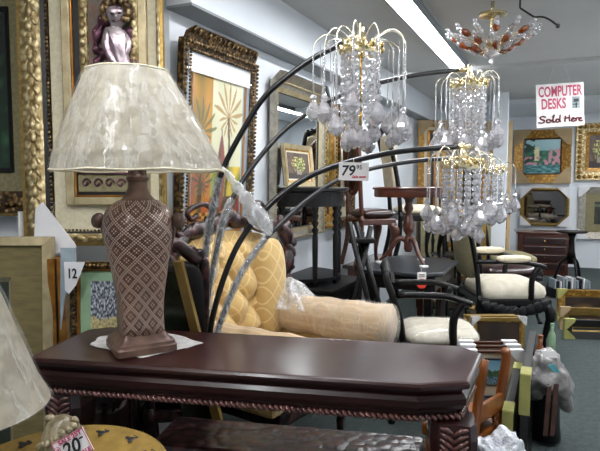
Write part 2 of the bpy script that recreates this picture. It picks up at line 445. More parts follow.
nz = noisetex(nt, coords(nt), 14, 3)
basec = ramp(nt, nz, [(.35, lin(hexc('#4a2c24'))), (.65, lin(hexc('#6c4a3a')))])
nt.links.new(mixc(nt, mth(nt, 'MULTIPLY', dots, .95), basec, lin(hexc('#d8c4b4'))), bs.inputs['Base Color'])
seti(bs, 'Roughness', .38); seti(bs, 'Metallic', .15); seti(bs, 'Coat Weight', .25)
bump(nt, bs, dots, .9, .004)
# loom-like dark shelves at the back
gilt('magazine_mix', '#c9c9cc', '#2a2c30', 30, .2, .6, 0, (1, 1, .2))
# ------------------------------------------------------------------ the room shell
def quadbox(name, mat, pts, z0, z1):
    m = MB(); m.prism([(p.x, p.y) for p in pts], z0, z1); return struct(m.build(name, mat))
R_ = RM
RX = 1.35; REAR = -2.4
pl = P(168, 20, 2.72); PT_Y = 2.72; PT_X = pl.x
quadbox('floor', 'carpet', [R_(-4.5, REAR-.1), R_(RX+.1, REAR-.1), R_(RX+.1, BACKY+.1), R_(-4.5, BACKY+.1)], -.1, 0)
quadbox('ceiling', 'ceiling_paint', [R_(-4.5, REAR-.1), R_(RX+.1, REAR-.1), R_(RX+.1, BACKY+.1), R_(-4.5, BACKY+.1)], CEIL, CEIL+.1)
q0 = toroom(Vector((PT_X, PT_Y, 0)))
quadbox('wall_left', 'wall_paint', [R_(WALLX, q0.y), R_(WALLX, BACKY), R_(WALLX-.1, BACKY), R_(WALLX-.1, q0.y)], 0, CEIL)
e0 = R_(WALLX, q0.y)
quadbox('wall_front_left', 'wall_paint', [Vector((-4.0, e0.y, 0)), Vector((e0.x, e0.y, 0)), Vector((e0.x, e0.y+.08, 0)), Vector((-4.0, e0.y+.08, 0))], 0, CEIL)
quadbox('wall_back', 'wall_paint', [R_(WALLX-.1, BACKY), R_(RX+.1, BACKY), R_(RX+.1, BACKY+.1), R_(WALLX-.1, BACKY+.1)], 0, CEIL)
quadbox('wall_right', 'wall_paint', [R_(RX, REAR), R_(RX+.1, REAR), R_(RX+.1, BACKY), R_(RX, BACKY)], 0, CEIL)
quadbox('wall_rear', 'wall_paint', [R_(-4.5, REAR-.1), R_(RX, REAR-.1), R_(RX, REAR), R_(-4.5, REAR)], 0, CEIL)
quadbox('wall_side', 'wall_paint', [R_(-4.5, REAR), R_(-4.4, REAR), R_(-4.4, BACKY), R_(-4.5, BACKY)], 0, CEIL)
# soffit along the left wall, its grey underside trim, beams on the ceiling
SOFZ = 2.115; SOFX = -1.56
quadbox('trim_1', 'wall_paint', [R_(WALLX, q0.y-.02), R_(SOFX, q0.y-.02), R_(SOFX, BACKY), R_(WALLX, BACKY)], SOFZ+.012, CEIL)
quadbox('trim_2', 'soffit_grey', [R_(WALLX, q0.y-.02), R_(SOFX+.004, q0.y-.02), R_(SOFX+.004, BACKY), R_(WALLX, BACKY)], SOFZ, SOFZ+.012)
quadbox('trim_3', 'ceiling_paint', [R_(SOFX, 5.6), R_(RX, 5.6), R_(RX, 5.72), R_(SOFX, 5.72)], CEIL-.035, CEIL)
quadbox('trim_4', 'wall_paint', [R_(SOFX, 8.0), R_(RX, 8.0), R_(RX, BACKY), R_(SOFX, BACKY)], CEIL-.06, CEIL)
cq = toroom(P(501, 150, 6.9))
quadbox('trim_5', 'wall_paint', [R_(cq.x-.09, cq.y), R_(cq.x+.07, cq.y), R_(cq.x+.07, cq.y+.12), R_(cq.x-.09, cq.y+.12)], 0, CEIL-.001)
# ------------------------------------------------------------------ camera, lights
cam = bpy.data.cameras.new('camera'); co = bpy.data.objects.new('camera', cam); COL.objects.link(co)
co.location = EYE; co.rotation_euler = (PI/2-PITCH, 0, 0); cam.sensor_width = 36; cam.lens = F*36/600; cam.clip_start = .02
SC.camera = co
def fixture(xr, y0, y1, w, label):
    c = R_(xr, (y0+y1)/2, CEIL)
    t = thing('fluorescent_fixture', label, 'ceiling light', c, -PSI, None)
    m = MB(); m.box((0, 0, -.012), (w+.05, y1-y0, .024), bev=.004); m.box((w/2+.012, 0, -.035), (.012, y1-y0, .05)); m.box((-w/2-.012, 0, -.035), (.012, y1-y0, .05)); m.build('housing', 'soffit_grey', t)
    m = MB(); m.box((0, 0, -.045), (w-.01, y1-y0-.03, .035), bev=.012); m.build('diffuser', 'tube_light', t)
    return t
FX = -.865
fixture(FX, -1.9, 5.45, .12, 'long glowing fluorescent ceiling strip above the crystal lamp heads')
fixture(.60, 1.5, 8.9, .15, 'fluorescent ceiling strip at the right edge beyond the computer desks sign')
w = bpy.data.worlds.new('World'); SC.world = w; w.use_nodes = True
w.node_tree.nodes['Background'].inputs[0].default_value = (.6, .65, .7, 1); w.node_tree.nodes['Background'].inputs[1].default_value = .3
def area(loc, rot, sx, sy, e, col=(1, 1, 1)):
    l = bpy.data.lights.new('area_light', 'AREA'); l.shape = 'RECTANGLE'; l.size = sx; l.size_y = sy; l.energy = e; l.color = col
    o = bpy.data.objects.new('area_light', l); COL.objects.link(o); o.location = loc; o.rotation_euler = rot; return o
area(R_(-.3, -1.9, 2.2), (math.radians(65), 0, -PSI), 1.6, .6, 4, (.95, .97, 1))   # unseen fill light added behind the viewer
area(Vector((-1.0, 1.0, 2.34)), (math.radians(40), 0, math.radians(10)), 1.2, .3, 9, (1, .98, .95))  # unseen light added near the ceiling to brighten the left pictures
SC.view_settings.view_transform = 'Standard'; SC.view_settings.look = 'None'; SC.view_settings.exposure = 0.0
# ------------------------------------------------------------------ pictures
WALLROT = PI/2-PSI; BACKROT = -PSI
def picture(name, label, cat, loc, rz, W, H, layers, fn=None, nx=40, ny=40, rx=0, glass=False, content='canvas', cmat='paint', cinset=None, corners=(), cornmat='card_tan', corn=.12, group=None, back=True, mirror=None, yc=.012, beadspec=()):
    t = thing(name, label, cat, loc, rz, group, rx)
    for (nm, mt, ins, w_, yo, yi) in layers:
        m = MB(); rail(m, W, H, ins, w_, -.004 if ins else 0, yo, yi)
        m.build(nm, mt, t)
    for (mt, ins, y, r, step, st) in beadspec:
        m = MB(); beads(m, W, H, ins, y, r, step, st); m.build('beading', mt, t, True)
    yf_g = yc+.012
    ci = cinset if cinset is not None else layers[-1][2]+layers[-1][3]-.002
    if mirror:
        m = MB(); m.box((0, -yc, H/2), (W-2*ci, .006, H-2*ci)); m.build('mirror_glass', mirror, t)
    elif fn:
        canvas(t, -W/2+ci, W/2-ci, ci, H-ci, -yc, fn, nx, ny, cmat, content)
    if glass:
        m = MB(); g = layers[0][3]*.9; m.grid(lambda u, v: Vector((-W/2+g+(W-2*g)*u, -yf_g, g+(H-2*g)*v)), 1, 1); m.build('glass_pane', 'pane', t)
    if back:
        m = MB(); m.box((0, .006, H/2), (W-.02, .008, H-.02)); m.build('backing', 'black_lacquer', t)
    yf = max(l[4] for l in layers)+.004
    for c in corners:
        sx = -1 if c[1] == 'L' else 1; zt = H+.006 if c[0] == 'T' else -.006; dz = -1 if c[0] == 'T' else 1
        x = sx*(W/2+.006)
        m = MB(); m.slab([(x, zt), (x-sx*corn, zt), (x-sx*corn*.9, zt+dz*corn*.25), (x-sx*corn*.25, zt+dz*corn*.9), (x, zt+dz*corn)], -yf-.003, -yf)
        m.box((x-sx*corn/2, -yf/2, zt), (corn, yf+.004, .004)); m.box((x, -yf/2, zt+dz*corn/2), (.004, yf+.004, corn))
        m.build('corner_protector', cornmat, t)
    return t
def N(u, v, s=8, z=0): return noise.noise(Vector((u*s, v*s, z)))
def mixf(a, b, t):
    t = max(0, min(1, t)); return tuple(a[i]*(1-t)+b[i]*t for i in range(3))
H_ = hexc
# ------------------------------------------------------------------ pictures on the left
# the tall gilt frame with the cherub relief
Yc = 2.45
a = P(28, 245, Yc); b = P(168, 245, Yc); top = P(100, -70, Yc)
W = b.x-a.x; Hh = top.z-a.z; s_ = Yc/F
pic = thing('relief_picture', 'tall gilt frame with linen mount holding a cherub relief behind the table lamp', 'picture', ((a.x+b.x)/2, Yc, a.z))
m = MB(); rail(m, W, Hh, 0, .0, .0, .03, .03, wL=5*s_, wR=2.5*s_, wB=4*s_, wT=5*s_); m.build('outer_moulding', 'gilt_plain', pic)
m = MB(); rail(m, W, Hh, (5*s_, 2.5*s_, 4*s_, 5*s_), 0, .0, .05, .035, wL=17*s_, wR=3*s_, wB=8*s_, wT=17*s_)
lx = -W/2+13.5*s_; k = 0; z = .06
while z < Hh-.04:                                  # leaf scrolls on the left stile
    m.pill((lx, -.045, z), (.03, .012, .05), nu=8, nv=6); m.pill((lx-.018, -.043, z+.02), (.014, .01, .04), nu=6, nv=5, rot=(0, .5, 0)); m.pill((lx+.018, -.043, z+.02), (.014, .01, .04), nu=6, nv=5, rot=(0, -.5, 0))
    z += .058
x = -W/2+.1
while x < W/2-.03:
    m.pill((x, -.043, 8*s_), (.04, .01, .022), nu=8, nv=6); x += .05
m.build('carved_moulding', 'gilt_ornate', pic, True)
i0 = (22*s_, 5.5*s_, 12*s_, 22*s_)
m = MB(); rail(m, W, Hh, i0, 0, .0, .024, .02, wL=4*s_, wR=1.2*s_, wB=2*s_, wT=4*s_); m.build('dark_groove', 'black_lacquer', pic)
m = MB(); z = .07
while z < Hh-.1:
    m.ball((-W/2+28*s_, -.026, z), .0075, 6); m.ball((W/2-4*s_, -.036, z), .004, 6); z += .019
x = -W/2+30*s_
while x < W/2-8*s_: m.ball((x, -.026, 15.5*s_), .006, 6); x += .016
m.build('beading', 'gilt_bead', pic, True)
i1 = (30*s_, 7*s_, 17*s_, 30*s_)
m = MB(); m.box(((30-7)*s_/2-0, -.008, Hh/2), (W-37*s_, .012, Hh-20*s_)); m.build('linen_mount', 'linen', pic)
# inner frame 71..153, bottom y 205
ax = (71-98)*s_; bx_ = (153-98)*s_; bz = P(100, 205, Yc).z - a.z
Wi = bx_-ax; cxi = (ax+bx_)/2; Hi = Hh-.12-bz
inr = thing('x', 'x', 'x'); bpy.data.objects.remove(inr)
def ring_at(m, x0, x1, z0, z1, w_, y):
    for (c, sz) in (((x0+w_/2, (z0+z1)/2), (w_, z1-z0)), ((x1-w_/2, (z0+z1)/2), (w_, z1-z0)), (((x0+x1)/2, z0+w_/2), (x1-x0-2*w_, w_)), (((x0+x1)/2, z1-w_/2), (x1-x0-2*w_, w_))):
        m.box((c[0], -y/2-.006, c[1]), (sz[0], y, sz[1]), bev=.004, seg=1)
m = MB(); ring_at(m, ax, bx_, bz, bz+Hi, .036, .036); m.build('inner_frame', 'gilt_pale', pic)
m = MB(); ring_at(m, ax+.036, bx_-.036, bz+.036, bz+Hi-.036, .008, .03); m.build('inner_lip', 'gold_line', pic)
m = MB(); m.box((cxi, -.016, bz+Hi/2), (Wi-.03, .006, Hi-.03)); m.build('black_panel', 'black_lacquer', pic)
# scroll band under the cherub
m = MB(); zb = P(100, 183, Yc).z-a.z
m.box((cxi, -.022, zb), (Wi-.1, .008, .075))
m.build('relief_band', 'linen_olive', pic)
m = MB()
for i in range(5):
    c0 = cxi-Wi/2+.085+i*.05
    m.tube([(c0+.02*math.cos(t)*(1-t/9), -.03, zb+.022*math.sin(t)*(1-t/9)) for t in [j*.6 for j in range(12)]], .0045, 6)
m.tube([(cxi-Wi/2+.05, -.03, zb+.042), (cxi+Wi/2-.05, -.03, zb+.042)], .006, 6)
m.build('scroll_relief', 'mauve_drape', pic, True)
# niche with arch
nx0, nx1 = P(83, 60, Yc).x-pic.location.x, P(141, 60, Yc).x-pic.location.x; nz0 = P(100, 72, Yc).z-a.z; nz1 = P(100, -28, Yc).z-a.z
m = MB(); ring_at(m, nx0, nx1, nz0-.13, nz1, 8*s_, .035)
zz = nz0
while zz < nz1:
    for xx in (nx0+4*s_, nx1-4*s_): m.pill((xx, -.045, zz), (.026, .012, .034), nu=8, nv=6)
    zz += .038
for q in range(12):                                 # arch spandrels
    t = PI*q/11; m.ball(((nx0+nx1)/2-.1*math.cos(t), -.036, P(100, 8, Yc).z-a.z+.13*math.sin(t)), .014, 6)
m.build('niche_frame', 'gilt_ornate', pic, True)
m = MB(); m.box(((nx0+nx1)/2, -.022, (nz0-.13+nz1)/2), (nx1-nx0-14*s_, .006, nz1-nz0+.1)); m.build('niche_back', 'niche', pic)
# the cherub: one continuous relief body, head turned a little, arm reaching down
def cp_(px, py, d=0): q = P(px, py, Yc-.03-d); return (q.x-pic.location.x, -.03-d, q.z-a.z)
def skin(name, pts, edges, radii, mat, parent, sub=2, root=0):
    me = bpy.data.meshes.new(name); me.from_pydata([tuple(p) for p in pts], edges, [])
    o = bpy.data.objects.new(name, me); COL.objects.link(o); o.parent = parent
    md = o.modifiers.new('skin', 'SKIN'); sv = me.skin_vertices[0] if me.skin_vertices else None
    if sv is None:
        bpy.context.view_layer.objects.active = o; bpy.context.view_layer.update()
        bm = bmesh.new(); bm.from_mesh(me); lay = bm.verts.layers.skin.verify()
        bm.verts.ensure_lookup_table()
        for i, v in enumerate(bm.verts): v[lay].radius = (radii[i], radii[i]); v[lay].use_root = (i == root)
        bm.to_mesh(me); bm.free()
    else:
        for i, r in enumerate(radii): sv.data[i].radius = (r, r); sv.data[i].use_root = (i == root)
    md.use_smooth_shade = True
    s2 = o.modifiers.new('sub', 'SUBSURF'); s2.levels = sub; s2.render_levels = sub
    me.materials.append(MATS[mat]); return o
B_ = [cp_(121, 64, .01), cp_(119, 52, .015), cp_(116, 37, .018), cp_(116, 28, .02), cp_(117, 22, .024), cp_(116, 14, .028), cp_(117, 6, .026), cp_(108, 33, .03), cp_(106, 46, .04), cp_(111, 58, .045), cp_(118, 68, .04), cp_(125, 34, .01), cp_(129, 46, .015), cp_(124, 56, .03), cp_(126, 76, .01)]
cher = skin('cherub', B_, [(0, 1), (1, 2), (2, 3), (3, 4), (4, 5), (5, 6), (2, 7), (7, 8), (8, 9), (9, 10), (2, 11), (11, 12), (12, 13), (0, 14)],
     [.044, .042, .04, .022, .036, .05, .042, .026, .022, .017, .012, .022, .018, .014, .044], 'pewter', pic)
cher['label'] = 'silvery cherub figure'
for (px, py, r) in ((112, 13.5, .009), (119.5, 13, .009)): q = cp_(px, py, .079); m = MB(); m.ball(q, (r, r*.5, r*.55), 8); m.build('eye', 'ink_black', cher, True)
m = MB()
m.tube([cp_(112.5, 20.5, .072), cp_(115.5, 21.5, .077), cp_(118.5, 20.5, .072)], .0032, 5)
m.build('mouth', 'mauve_drape', cher, True)
m = MB(); m.pill(cp_(115.6, 16, .076), (.010, .014, .017), nu=8, nv=6); m.build('nose', 'pewter', cher, True)
m = MB()
for i in range(16):
    t = -2.2+i*.30; m.ball(cp_(116+12.5*math.sin(t), 11-11.5*math.cos(t), .036+.008*(i % 2)), .019, 8)
m.build('hair', 'gilt_bead', cher, True)
m = MB()
for pts, r in (([(108, 20), (101, 28), (96, 42), (98, 52), (106, 54)], .026), ([(103, 16), (98, 26), (94, 38)], .02), ([(106, 52), (100, 58), (95, 66), (90, 72)], .024), ([(128, 28), (131, 40), (126, 50), (118, 54), (112, 58)], .018), ([(122, 58), (132, 60), (138, 63)], .014), ([(106, 60), (116, 64), (128, 64)], .022)):
    m.tube(catmull([cp_(x, y, .012) for x, y in pts], 4), [r*s_*260*(.7+.3*math.sin(i*1.3)) for i in range((len(pts)-1)*4+1)], 8, flat=.7)
m.build('drapery', 'mauve_drape', cher, True)
# cardboard corner on its lower left
m = MB(); zc = a.z
def cpp(px, py): q = P(px, py, Yc-.06); return (q.x-pic.location.x, q.z-a.z)
m.slab([cpp(34, 253), cpp(74, 252), cpp(77, 247), cpp(75, 243), cpp(43, 202), cpp(36, 209)], -.066, -.062)
m.box((-W/2-.003, -.03, .05), (.006, .075, .2)); m.box((-W/2+.07, -.03, -.006), (.17, .075, .006))
m.build('corner_protector', 'card_white', pic)
# the picture at the far left, behind
Y2 = 2.58; s2_ = Y2/F
b2 = P(56, 216, Y2)
W2 = 1.0; H2 = 1.15
def night(u, v):
    c = mixf(H_('#12301c'), H_('#0c140e'), v+.4*N(u, v, 6)); return mixf(c, H_('#3c6a48'), max(0, N(u, v, 14, 3))*1.2)
picture('framed_picture', 'dark painting in a wide olive linen mount at the far left edge', 'picture', (b2.x-W2/2+.0, Y2+.05, b2.z), 0, W2, H2,
        [('outer_moulding', 'gilt_plain', 0, .014, .03, .03), ('carved_moulding', 'gilt_dark', .014, .1-.0, .045, .03), ('linen_mount', 'linen_olive', .114, .09, .02, .016), ('black_lip', 'black_lacquer', .2, .025, .026, .01)],
        night, cinset=.222, corners=('BR',), cornmat='card_white', corn=.08, beadspec=[('gilt_dark', .05, .046, .012, .03, 1.2)])
# the big wood-toned frame leaning below it
Y3 = 2.32; a3 = P(52, 232, Y3)
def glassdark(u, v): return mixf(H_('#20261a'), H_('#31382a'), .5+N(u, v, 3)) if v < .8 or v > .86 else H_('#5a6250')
picture('framed_picture', 'large gold-brown frame with dark green glass leaning below the olive linen picture', 'picture', (a3.x-.42, Y3-.03, .0), 0, .84, a3.z-.02,
        [('outer_moulding', 'gilt_pale', 0, .035, .03, .045), ('frame', 'linen_gold', .035, .135, .03, .03), ('inner_lip', 'gilt_pale', .17, .02, .022, .012)],
        glassdark, 8, 40, rx=math.radians(-3), glass=True)
# two narrow gilded frames standing edge-on
for i, (px, lab) in enumerate(((50, 'narrow gilded frame edge beside the wood-toned frame'), (59.5, 'narrow gilded frame edge next to the twelve tag'))):
    q = P(px+1, 253, 2.34)
    t = thing('picture_frame', lab, 'picture frame', (q.x, 2.36, 0), math.radians(90))
    m = MB(); rail(m, .12, q.z-.02, 0, .03, .0, .03, .028); m.build('frame', 'gold_line', t)
    m = MB(); rail(m, .12, q.z-.02, .03, .02, .0, .022, .012); m.build('inner_moulding', 'linen_olive', t)
    m = MB(); m.box((0, .004, (q.z-.02)/2), (.10, .006, q.z-.06)); m.build('backing', 'black_lacquer', t)
# small green-mount picture with black and white leaves, "12" tag
Y4 = 2.28; a4 = P(70, 262, Y4); b4 = P(135, 262, Y4)
def leaves(u, v):
    n = N(u, v, 16)+.6*N(u, v, 34, 5); c = mixf(H_('#1c222c'), H_('#c9ced6'), .45+n*1.1)
    if v < .22+.08*N(u, 0, 4): c = mixf(H_('#8d8058'), H_('#cfc28c'), .5+n)
    return c
picture('framed_picture', 'small picture of grey leaves in a pale green mount behind the vase', 'picture', ((a4.x+b4.x)/2, Y4, .62), 0, b4.x-a4.x, a4.z-.62,
        [('frame', 'gilt_dark', 0, .032, .03, .022), ('gilt_lip', 'gold_line', .03, .008, .026, .02), ('green_mount', 'mat_green', .037, .045, .012, .008)], leaves, 44, 50, rx=math.radians(-4), beadspec=[('gilt_dark', .016, .03, .008, .016, 1)])
m = MB(); q = P(74, 262, 2.2)
t = thing('price_tag', 'white torn tag reading 12 beside the green-mount picture', 'price tag', (q.x, 2.2, q.z))
def tp(px, py): r = P(px, py, 2.2); return (r.x-q.x, r.z-q.z)
m.slab([tp(64, 262), tp(85, 262), tp(80, 275), tp(76, 285), tp(69, 294), tp(65, 290)], -.001, .001); m.build('card', 'card_white', t)
r = tp(74.5, 278); lettering('12', .055, 'ink_black', t, (r[0]-.008, -.004, r[1]), bold=.0012, xs=.75)
m = MB(); m.slab([tp(60, 248), tp(75, 248), tp(75, 262), tp(64, 300), tp(60, 330)], .004, .012); m.build('card_fold', 'mat_grey', t)
# stool-like support the small picture stands on
t = thing('display_box', 'low dark display box under the green-mount picture', 'box', (P(102, 262, Y4).x, Y4+.05, 0))
m = MB(); m.box((0, 0, .30), (.30, .2, .60), bev=.006); m.build('body', 'black_wood', t); m = MB(); m.box((0, 0, .61), (.32, .22, .018), bev=.004); m.build('top', 'mahogany_dark', t)
# ------------------------------------------------------------------ wall pictures along the left wall
def on_wall(px0, px1, pyt_at, pyt, pyb_at, pyb, off=.02):
    y0, _ = wallL(px0, 180, off); y1, _ = wallL(px1, 180, off)
    zt = wallL(pyt_at, pyt, off)[1]; zb = wallL(pyb_at, pyb, off)[1]
    c = RM(WALLX+off, (y0+y1)/2, zb); return c, y1-y0, zt-zb
def palm(u, v):
    # two-panel palm picture with a tall urn
    n = N(u, v, 5)
    if u < .36:
        c = mixf(H_('#b8801c'), H_('#6e601c'), v*.5+n)
        if .1 < v < .45: c = mixf(c, H_('#8a2c1c'), .6 if N(u, v, 7, 2) > 0 else .2)
    else:
        c = mixf(H_('#b4b88c'), H_('#d2d0b4'), v+n*.5)
        if v < .42: c = mixf(H_('#6a7a24'), H_('#d8b420'), .5+n*1.5)
        if v < .22: c = mixf(H_('#9a1e14'), H_('#34401e'), .4+N(u, v, 9, 4))
    for (cx, cy, R, cc) in ((.17, .62, .22, '#5c5a2a'), (.70, .74, .24, '#9a7434'), (.2, .3, .15, '#2e3a1e')):
        dx, dy = (u-cx)*.72, v-cy; r = math.hypot(dx, dy); th = math.atan2(dy, dx)
        if r < R*(.35+.65*abs(math.sin(th*7)))*(1 if dy > 0 else .6) and abs(math.sin(th*7+r*4)) > .72 or r < R*.12: c = mixf(c, H_(cc), .8)
        if abs(dx+.02*math.sin(v*9)) < .014 and v < cy: c = H_('#4c3c20')
    dx = abs(u-.6+.03); w = .075*max(0, 1-((v-.36)/.26)**2)
    if dx < w+.01 and .12 < v < .66: c = mixf(H_('#5a2a20'), H_('#a25438'), (u-.5)*5)
    if .02 < v < .12: c = H_('#6e241c') if (int(u*14)+int(v*40)) % 2 else H_('#c09a34')
    return c
c, w_, h_ = on_wall(171, 245, 245, 66, 245, 244)
picture('framed_picture', 'palm tree picture in a crested gilt frame on the left wall', 'picture', c, WALLROT, w_, h_,
        [('frame', 'gilt_dark', 0, .045, .03, .02), ('grey_mount', 'mat_grey', .045, .045, .012, .012), ('gold_lip', 'gold_line', .09, .014, .02, .018), ('inner_mount', 'mat_grey', .104, .012, .014, .012)],
        palm, 110, 150, glass=True, rx=math.radians(3.2), beadspec=[('gilt_bead', .012, .04, .009, .022, 1), ('gilt_bead', .045, .04, .007, .016, 1)])
pf = list(COL.objects)[-1]
pf = [o for o in COL.objects if o.get('label', '').startswith('palm tree')][0]
m = MB()                                            # flared crest board along the top of the frame
m.loft([[(-w_/2+.03, -.03, h_-.005), (-w_/2+.03, -.045, h_+.03), (-w_/2+.06, -.065, h_+.055), (-w_/2+.06, -.05, h_+.065), (-w_/2+.04, -.01, h_+.04), (-w_/2+.03, 0, h_-.005)],
        [(w_/2-.03, -.03, h_-.005), (w_/2-.03, -.045, h_+.03), (w_/2-.06, -.065, h_+.055), (w_/2-.06, -.05, h_+.065), (w_/2-.04, -.01, h_+.04), (w_/2-.03, 0, h_-.005)]])
m.build('crest', 'gilt_dark', pf)
m = MB(); m.box((0, -.020, h_-.055-.045), (w_-.12, .004, .085)); m.build('reflection_strip', 'paper', pf)  # white strip standing in for a bright reflection in the glass
m = MB(); x = -w_/2+.05
while x < w_/2-.05:
    m.pill((x, -.055, h_+.035), (.022, .008, .034), nu=8, nv=6, rot=(.6, 0, 0)); x += .042
m.build('crest_leaves', 'gilt_bead', pf, True)
c, w_, h_ = on_wall(268, 318, 318, 97, 318, 232)
picture('wall_mirror', 'tall silver-gilt mirror on the left wall behind the half-round table', 'mirror', c, WALLROT, w_, h_,
        [('frame', 'silver_frame', 0, .04, .05, .03), ('inner_frame', 'gilt_pale', .04, .03, .034, .02), ('dark_lip', 'black_lacquer', .07, .006, .022, .014)],
        mirror='mirror_glass', rx=math.radians(1.0), beadspec=[('gilt_pale', .008, .05, .007, .016, 1)])
pm = [o for o in COL.objects if o.get('label', '').startswith('tall silver')][0]
m = MB(); m.loft([[(-w_/2+.02, -.04, h_), (-w_/2+.04, -.09, h_+.05), (-w_/2+.04, -.05, h_+.06), (-w_/2+.02, 0, h_)], [(w_/2-.02, -.04, h_), (w_/2-.1, -.09, h_+.05), (w_/2-.1, -.05, h_+.06), (w_/2-.02, 0, h_)]])
m.build('crest', 'silver_frame', pm)
m = MB(); m.slab([(w_/2-.12, h_+.06), (w_/2-.08, h_+.06), (w_/2-.02, h_-.02), (w_/2+.02, h_-.1), (w_/2, h_-.1), (w_/2-.06, h_-.02)], -.095, -.08); m.build('crest_edge', 'arm_black', pm)
def bouquet(u, v):
    c = mixf(H_('#3a2a24'), H_('#5c4a3c'), .5+N(u, v, 4))
    if v < .22: c = H_('#2c201c')
    r = math.hypot((u-.5)*1.0, (v-.55)*1.1)
    if r < .33+.07*N(u, v, 7, 9):
        n = N(u, v, 15, 2); c = H_('#d8cf7c') if n > .22 else H_('#7a8a4a') if n > 0 else H_('#7c3a34') if n < -.3 else H_('#3c4a2c')
    if abs(u-.5) < .1 and .15 < v < .35: c = H_('#8a8474')
    return c
c, w_, h_ = on_wall(320, 333, 326, 103, 326, 228)
picture('framed_picture', 'narrow cream and gold framed picture right of the tall mirror', 'picture', c, WALLROT, w_, h_,
        [('frame', 'gilt_pale', 0, .05, .04, .03), ('gold_lip', 'gilt_bright', .05, .06, .03, .014)], bouquet, 24, 44, beadspec=[('gilt_bright', .02, .04, .012, .03, 1)])
c, w_, h_ = on_wall(334, 350, 345, 108, 345, 225)
picture('framed_picture', 'gilt framed flower picture on the left wall behind the first crystal cluster', 'picture', c, WALLROT, w_, h_,
        [('frame', 'gilt_dark', 0, .08, .05, .03), ('linen_mount', 'linen', .08, .08, .02, .016)], bouquet, 24, 44)
# small still life added on the half-round table in place of a mirror reflection
y0_, _ = wallL(283, 180, .16); y1_, _ = wallL(311, 180, .16)
picture('framed_picture', 'small cream-gilt framed flower still life added on the half-round table in place of a reflection in the mirror', 'picture', RM(WALLX+.17, (y0_+y1_)/2, 1.2745), WALLROT, y1_-y0_, .27,
        [('frame', 'gilt_pale', 0, .03, .025, .015), ('gold_lip', 'gilt_bright', .03, .012, .018, .012), ('linen_mount', 'linen', .042, .012, .012, .010)], bouquet, 40, 40, rx=math.radians(-6))
# ------------------------------------------------------------------ the console table
def unit(a): return Vector((math.cos(a), math.sin(a)))
TR = math.radians(-11); TZ = .80
def loc_uv(px, py, z=TZ):
    q = PZ(px, py, z); return (q.x*math.cos(TR)+q.y*math.sin(TR), -q.x*math.sin(TR)+q.y*math.cos(TR))
A = [loc_uv(*q) for q in ((427, 388), (463, 377), (477, 352), (443, 343), (50, 361), (42, 350), (63, 341))]
u1 = A[2][0]; u0 = A[5][0]; v0 = A[0][1]; v1 = A[3][1]
print('TABLE', [(round(p[0], 3), round(p[1], 3)) for p in A])
uc, vc = -.446, 1.578; HL = .666; HD = .1875; CH = .085
tc = Vector((uc*math.cos(TR)-vc*math.sin(TR), uc*math.sin(TR)+vc*math.cos(TR), 0))
table = thing('console_table', 'long mahogany console table with clipped corners and rope moulding', 'console table', tc, TR)
def octo(d, ch=CH):
    r = [(HL-.185, -HD), (HL-.062, -HD+.045), (HL, HD-.07), (HL-.062, HD)]
    r = [(-HL+.05, -HD)]+r+[(-HL+.09, HD), (-HL+.035, HD-.05), (-HL+.035, -HD+.02)]
    return [(x*(1-d/HL), y*(1-d/HD)) for x, y in r]
def profile(m, pr):
    m.loft([[(x, y, z) for x, y in octo(d, CH-.25*d)] for d, z in pr])
m = MB(); profile(m, [(.012, TZ-.001), (.0105, TZ), (.004, TZ-.002), (.0, TZ-.008), (.0, TZ-.015), (.004, TZ-.021), (.014, TZ-.024), (.04, TZ-.024)][::-1]); m.build('tabletop', 'mahogany', table)
m = MB(); profile(m, [(.016, TZ-.0235), (.020, TZ-.032), (.014, TZ-.037), (.008, TZ-.048), (.009, TZ-.064), (.017, TZ-.076), (.03, TZ-.084), (.03, TZ-.108), (.05, TZ-.108)][::-1]); m.build('apron', 'mahogany', table)
m = MB(); O = octo(.022, CH-.005); 
for i in range(8):                                  # rope moulding: short slanted lozenges
    p, q = Vector(O[i]), Vector(O[(i+1) % 8]); L = (q-p).length; n = max(3, int(L/.015)); an = math.atan2(q.y-p.y, q.x-p.x)
    for k in range(n):
        c = p.lerp(q, (k+.5)/n); m.pill((c.x, c.y, TZ-.098), (.024, .017, .011), nu=8, nv=6, rot=(0, .75, an))
m.build('rope_moulding', 'rope_trim', table, True)
def cab_leg(px, py, ang, parent, h, r0=.045, name='leg', mat='mahogany', carve=True):
    d = Vector((math.cos(ang), math.sin(ang)))
    rings = []; 
    for t, off, w_ in ((1, 0, 1.0), (.93, .012, 1.12), (.84, .03, 1.15), (.72, .03, .95), (.55, .008, .7), (.35, -.01, .5), (.18, -.008, .42), (.08, .012, .48), (.04, .026, .65), (.0, .026, .6)):
        c = Vector((px, py))+d*off; r = r0*w_
        rings.append([(c.x+r*math.cos(a+ang+PI/4), c.y+r*math.sin(a+ang+PI/4), h*t) for a in [j*PI/4 for j in range(8)]])
    m = MB(); m.loft(rings[::-1]); o = m.build(name, mat, parent, True)
    if carve:
        m = MB(); c = Vector((px, py))+d*(r0*.9+.012)
        for j in range(7):
            a_ = (j-3)*.3; n = Vector((-d.y, d.x))
            m.tube([(c.x+n.x*.004*(j-3), c.y+n.y*.004*(j-3), h*.80), (c.x+d.x*.02+n.x*.03*math.sin(a_), c.y+d.y*.02+n.y*.03*math.sin(a_), h*.87+.02*math.cos(a_)), (c.x+d.x*.008+n.x*.05*math.sin(a_), c.y+d.y*.008+n.y*.05*math.sin(a_), h*.90+.05*math.cos(a_))], [.006, .008, .003], 6)
        m.build('acanthus_carving', 'carved_wood', o, True)
    return o
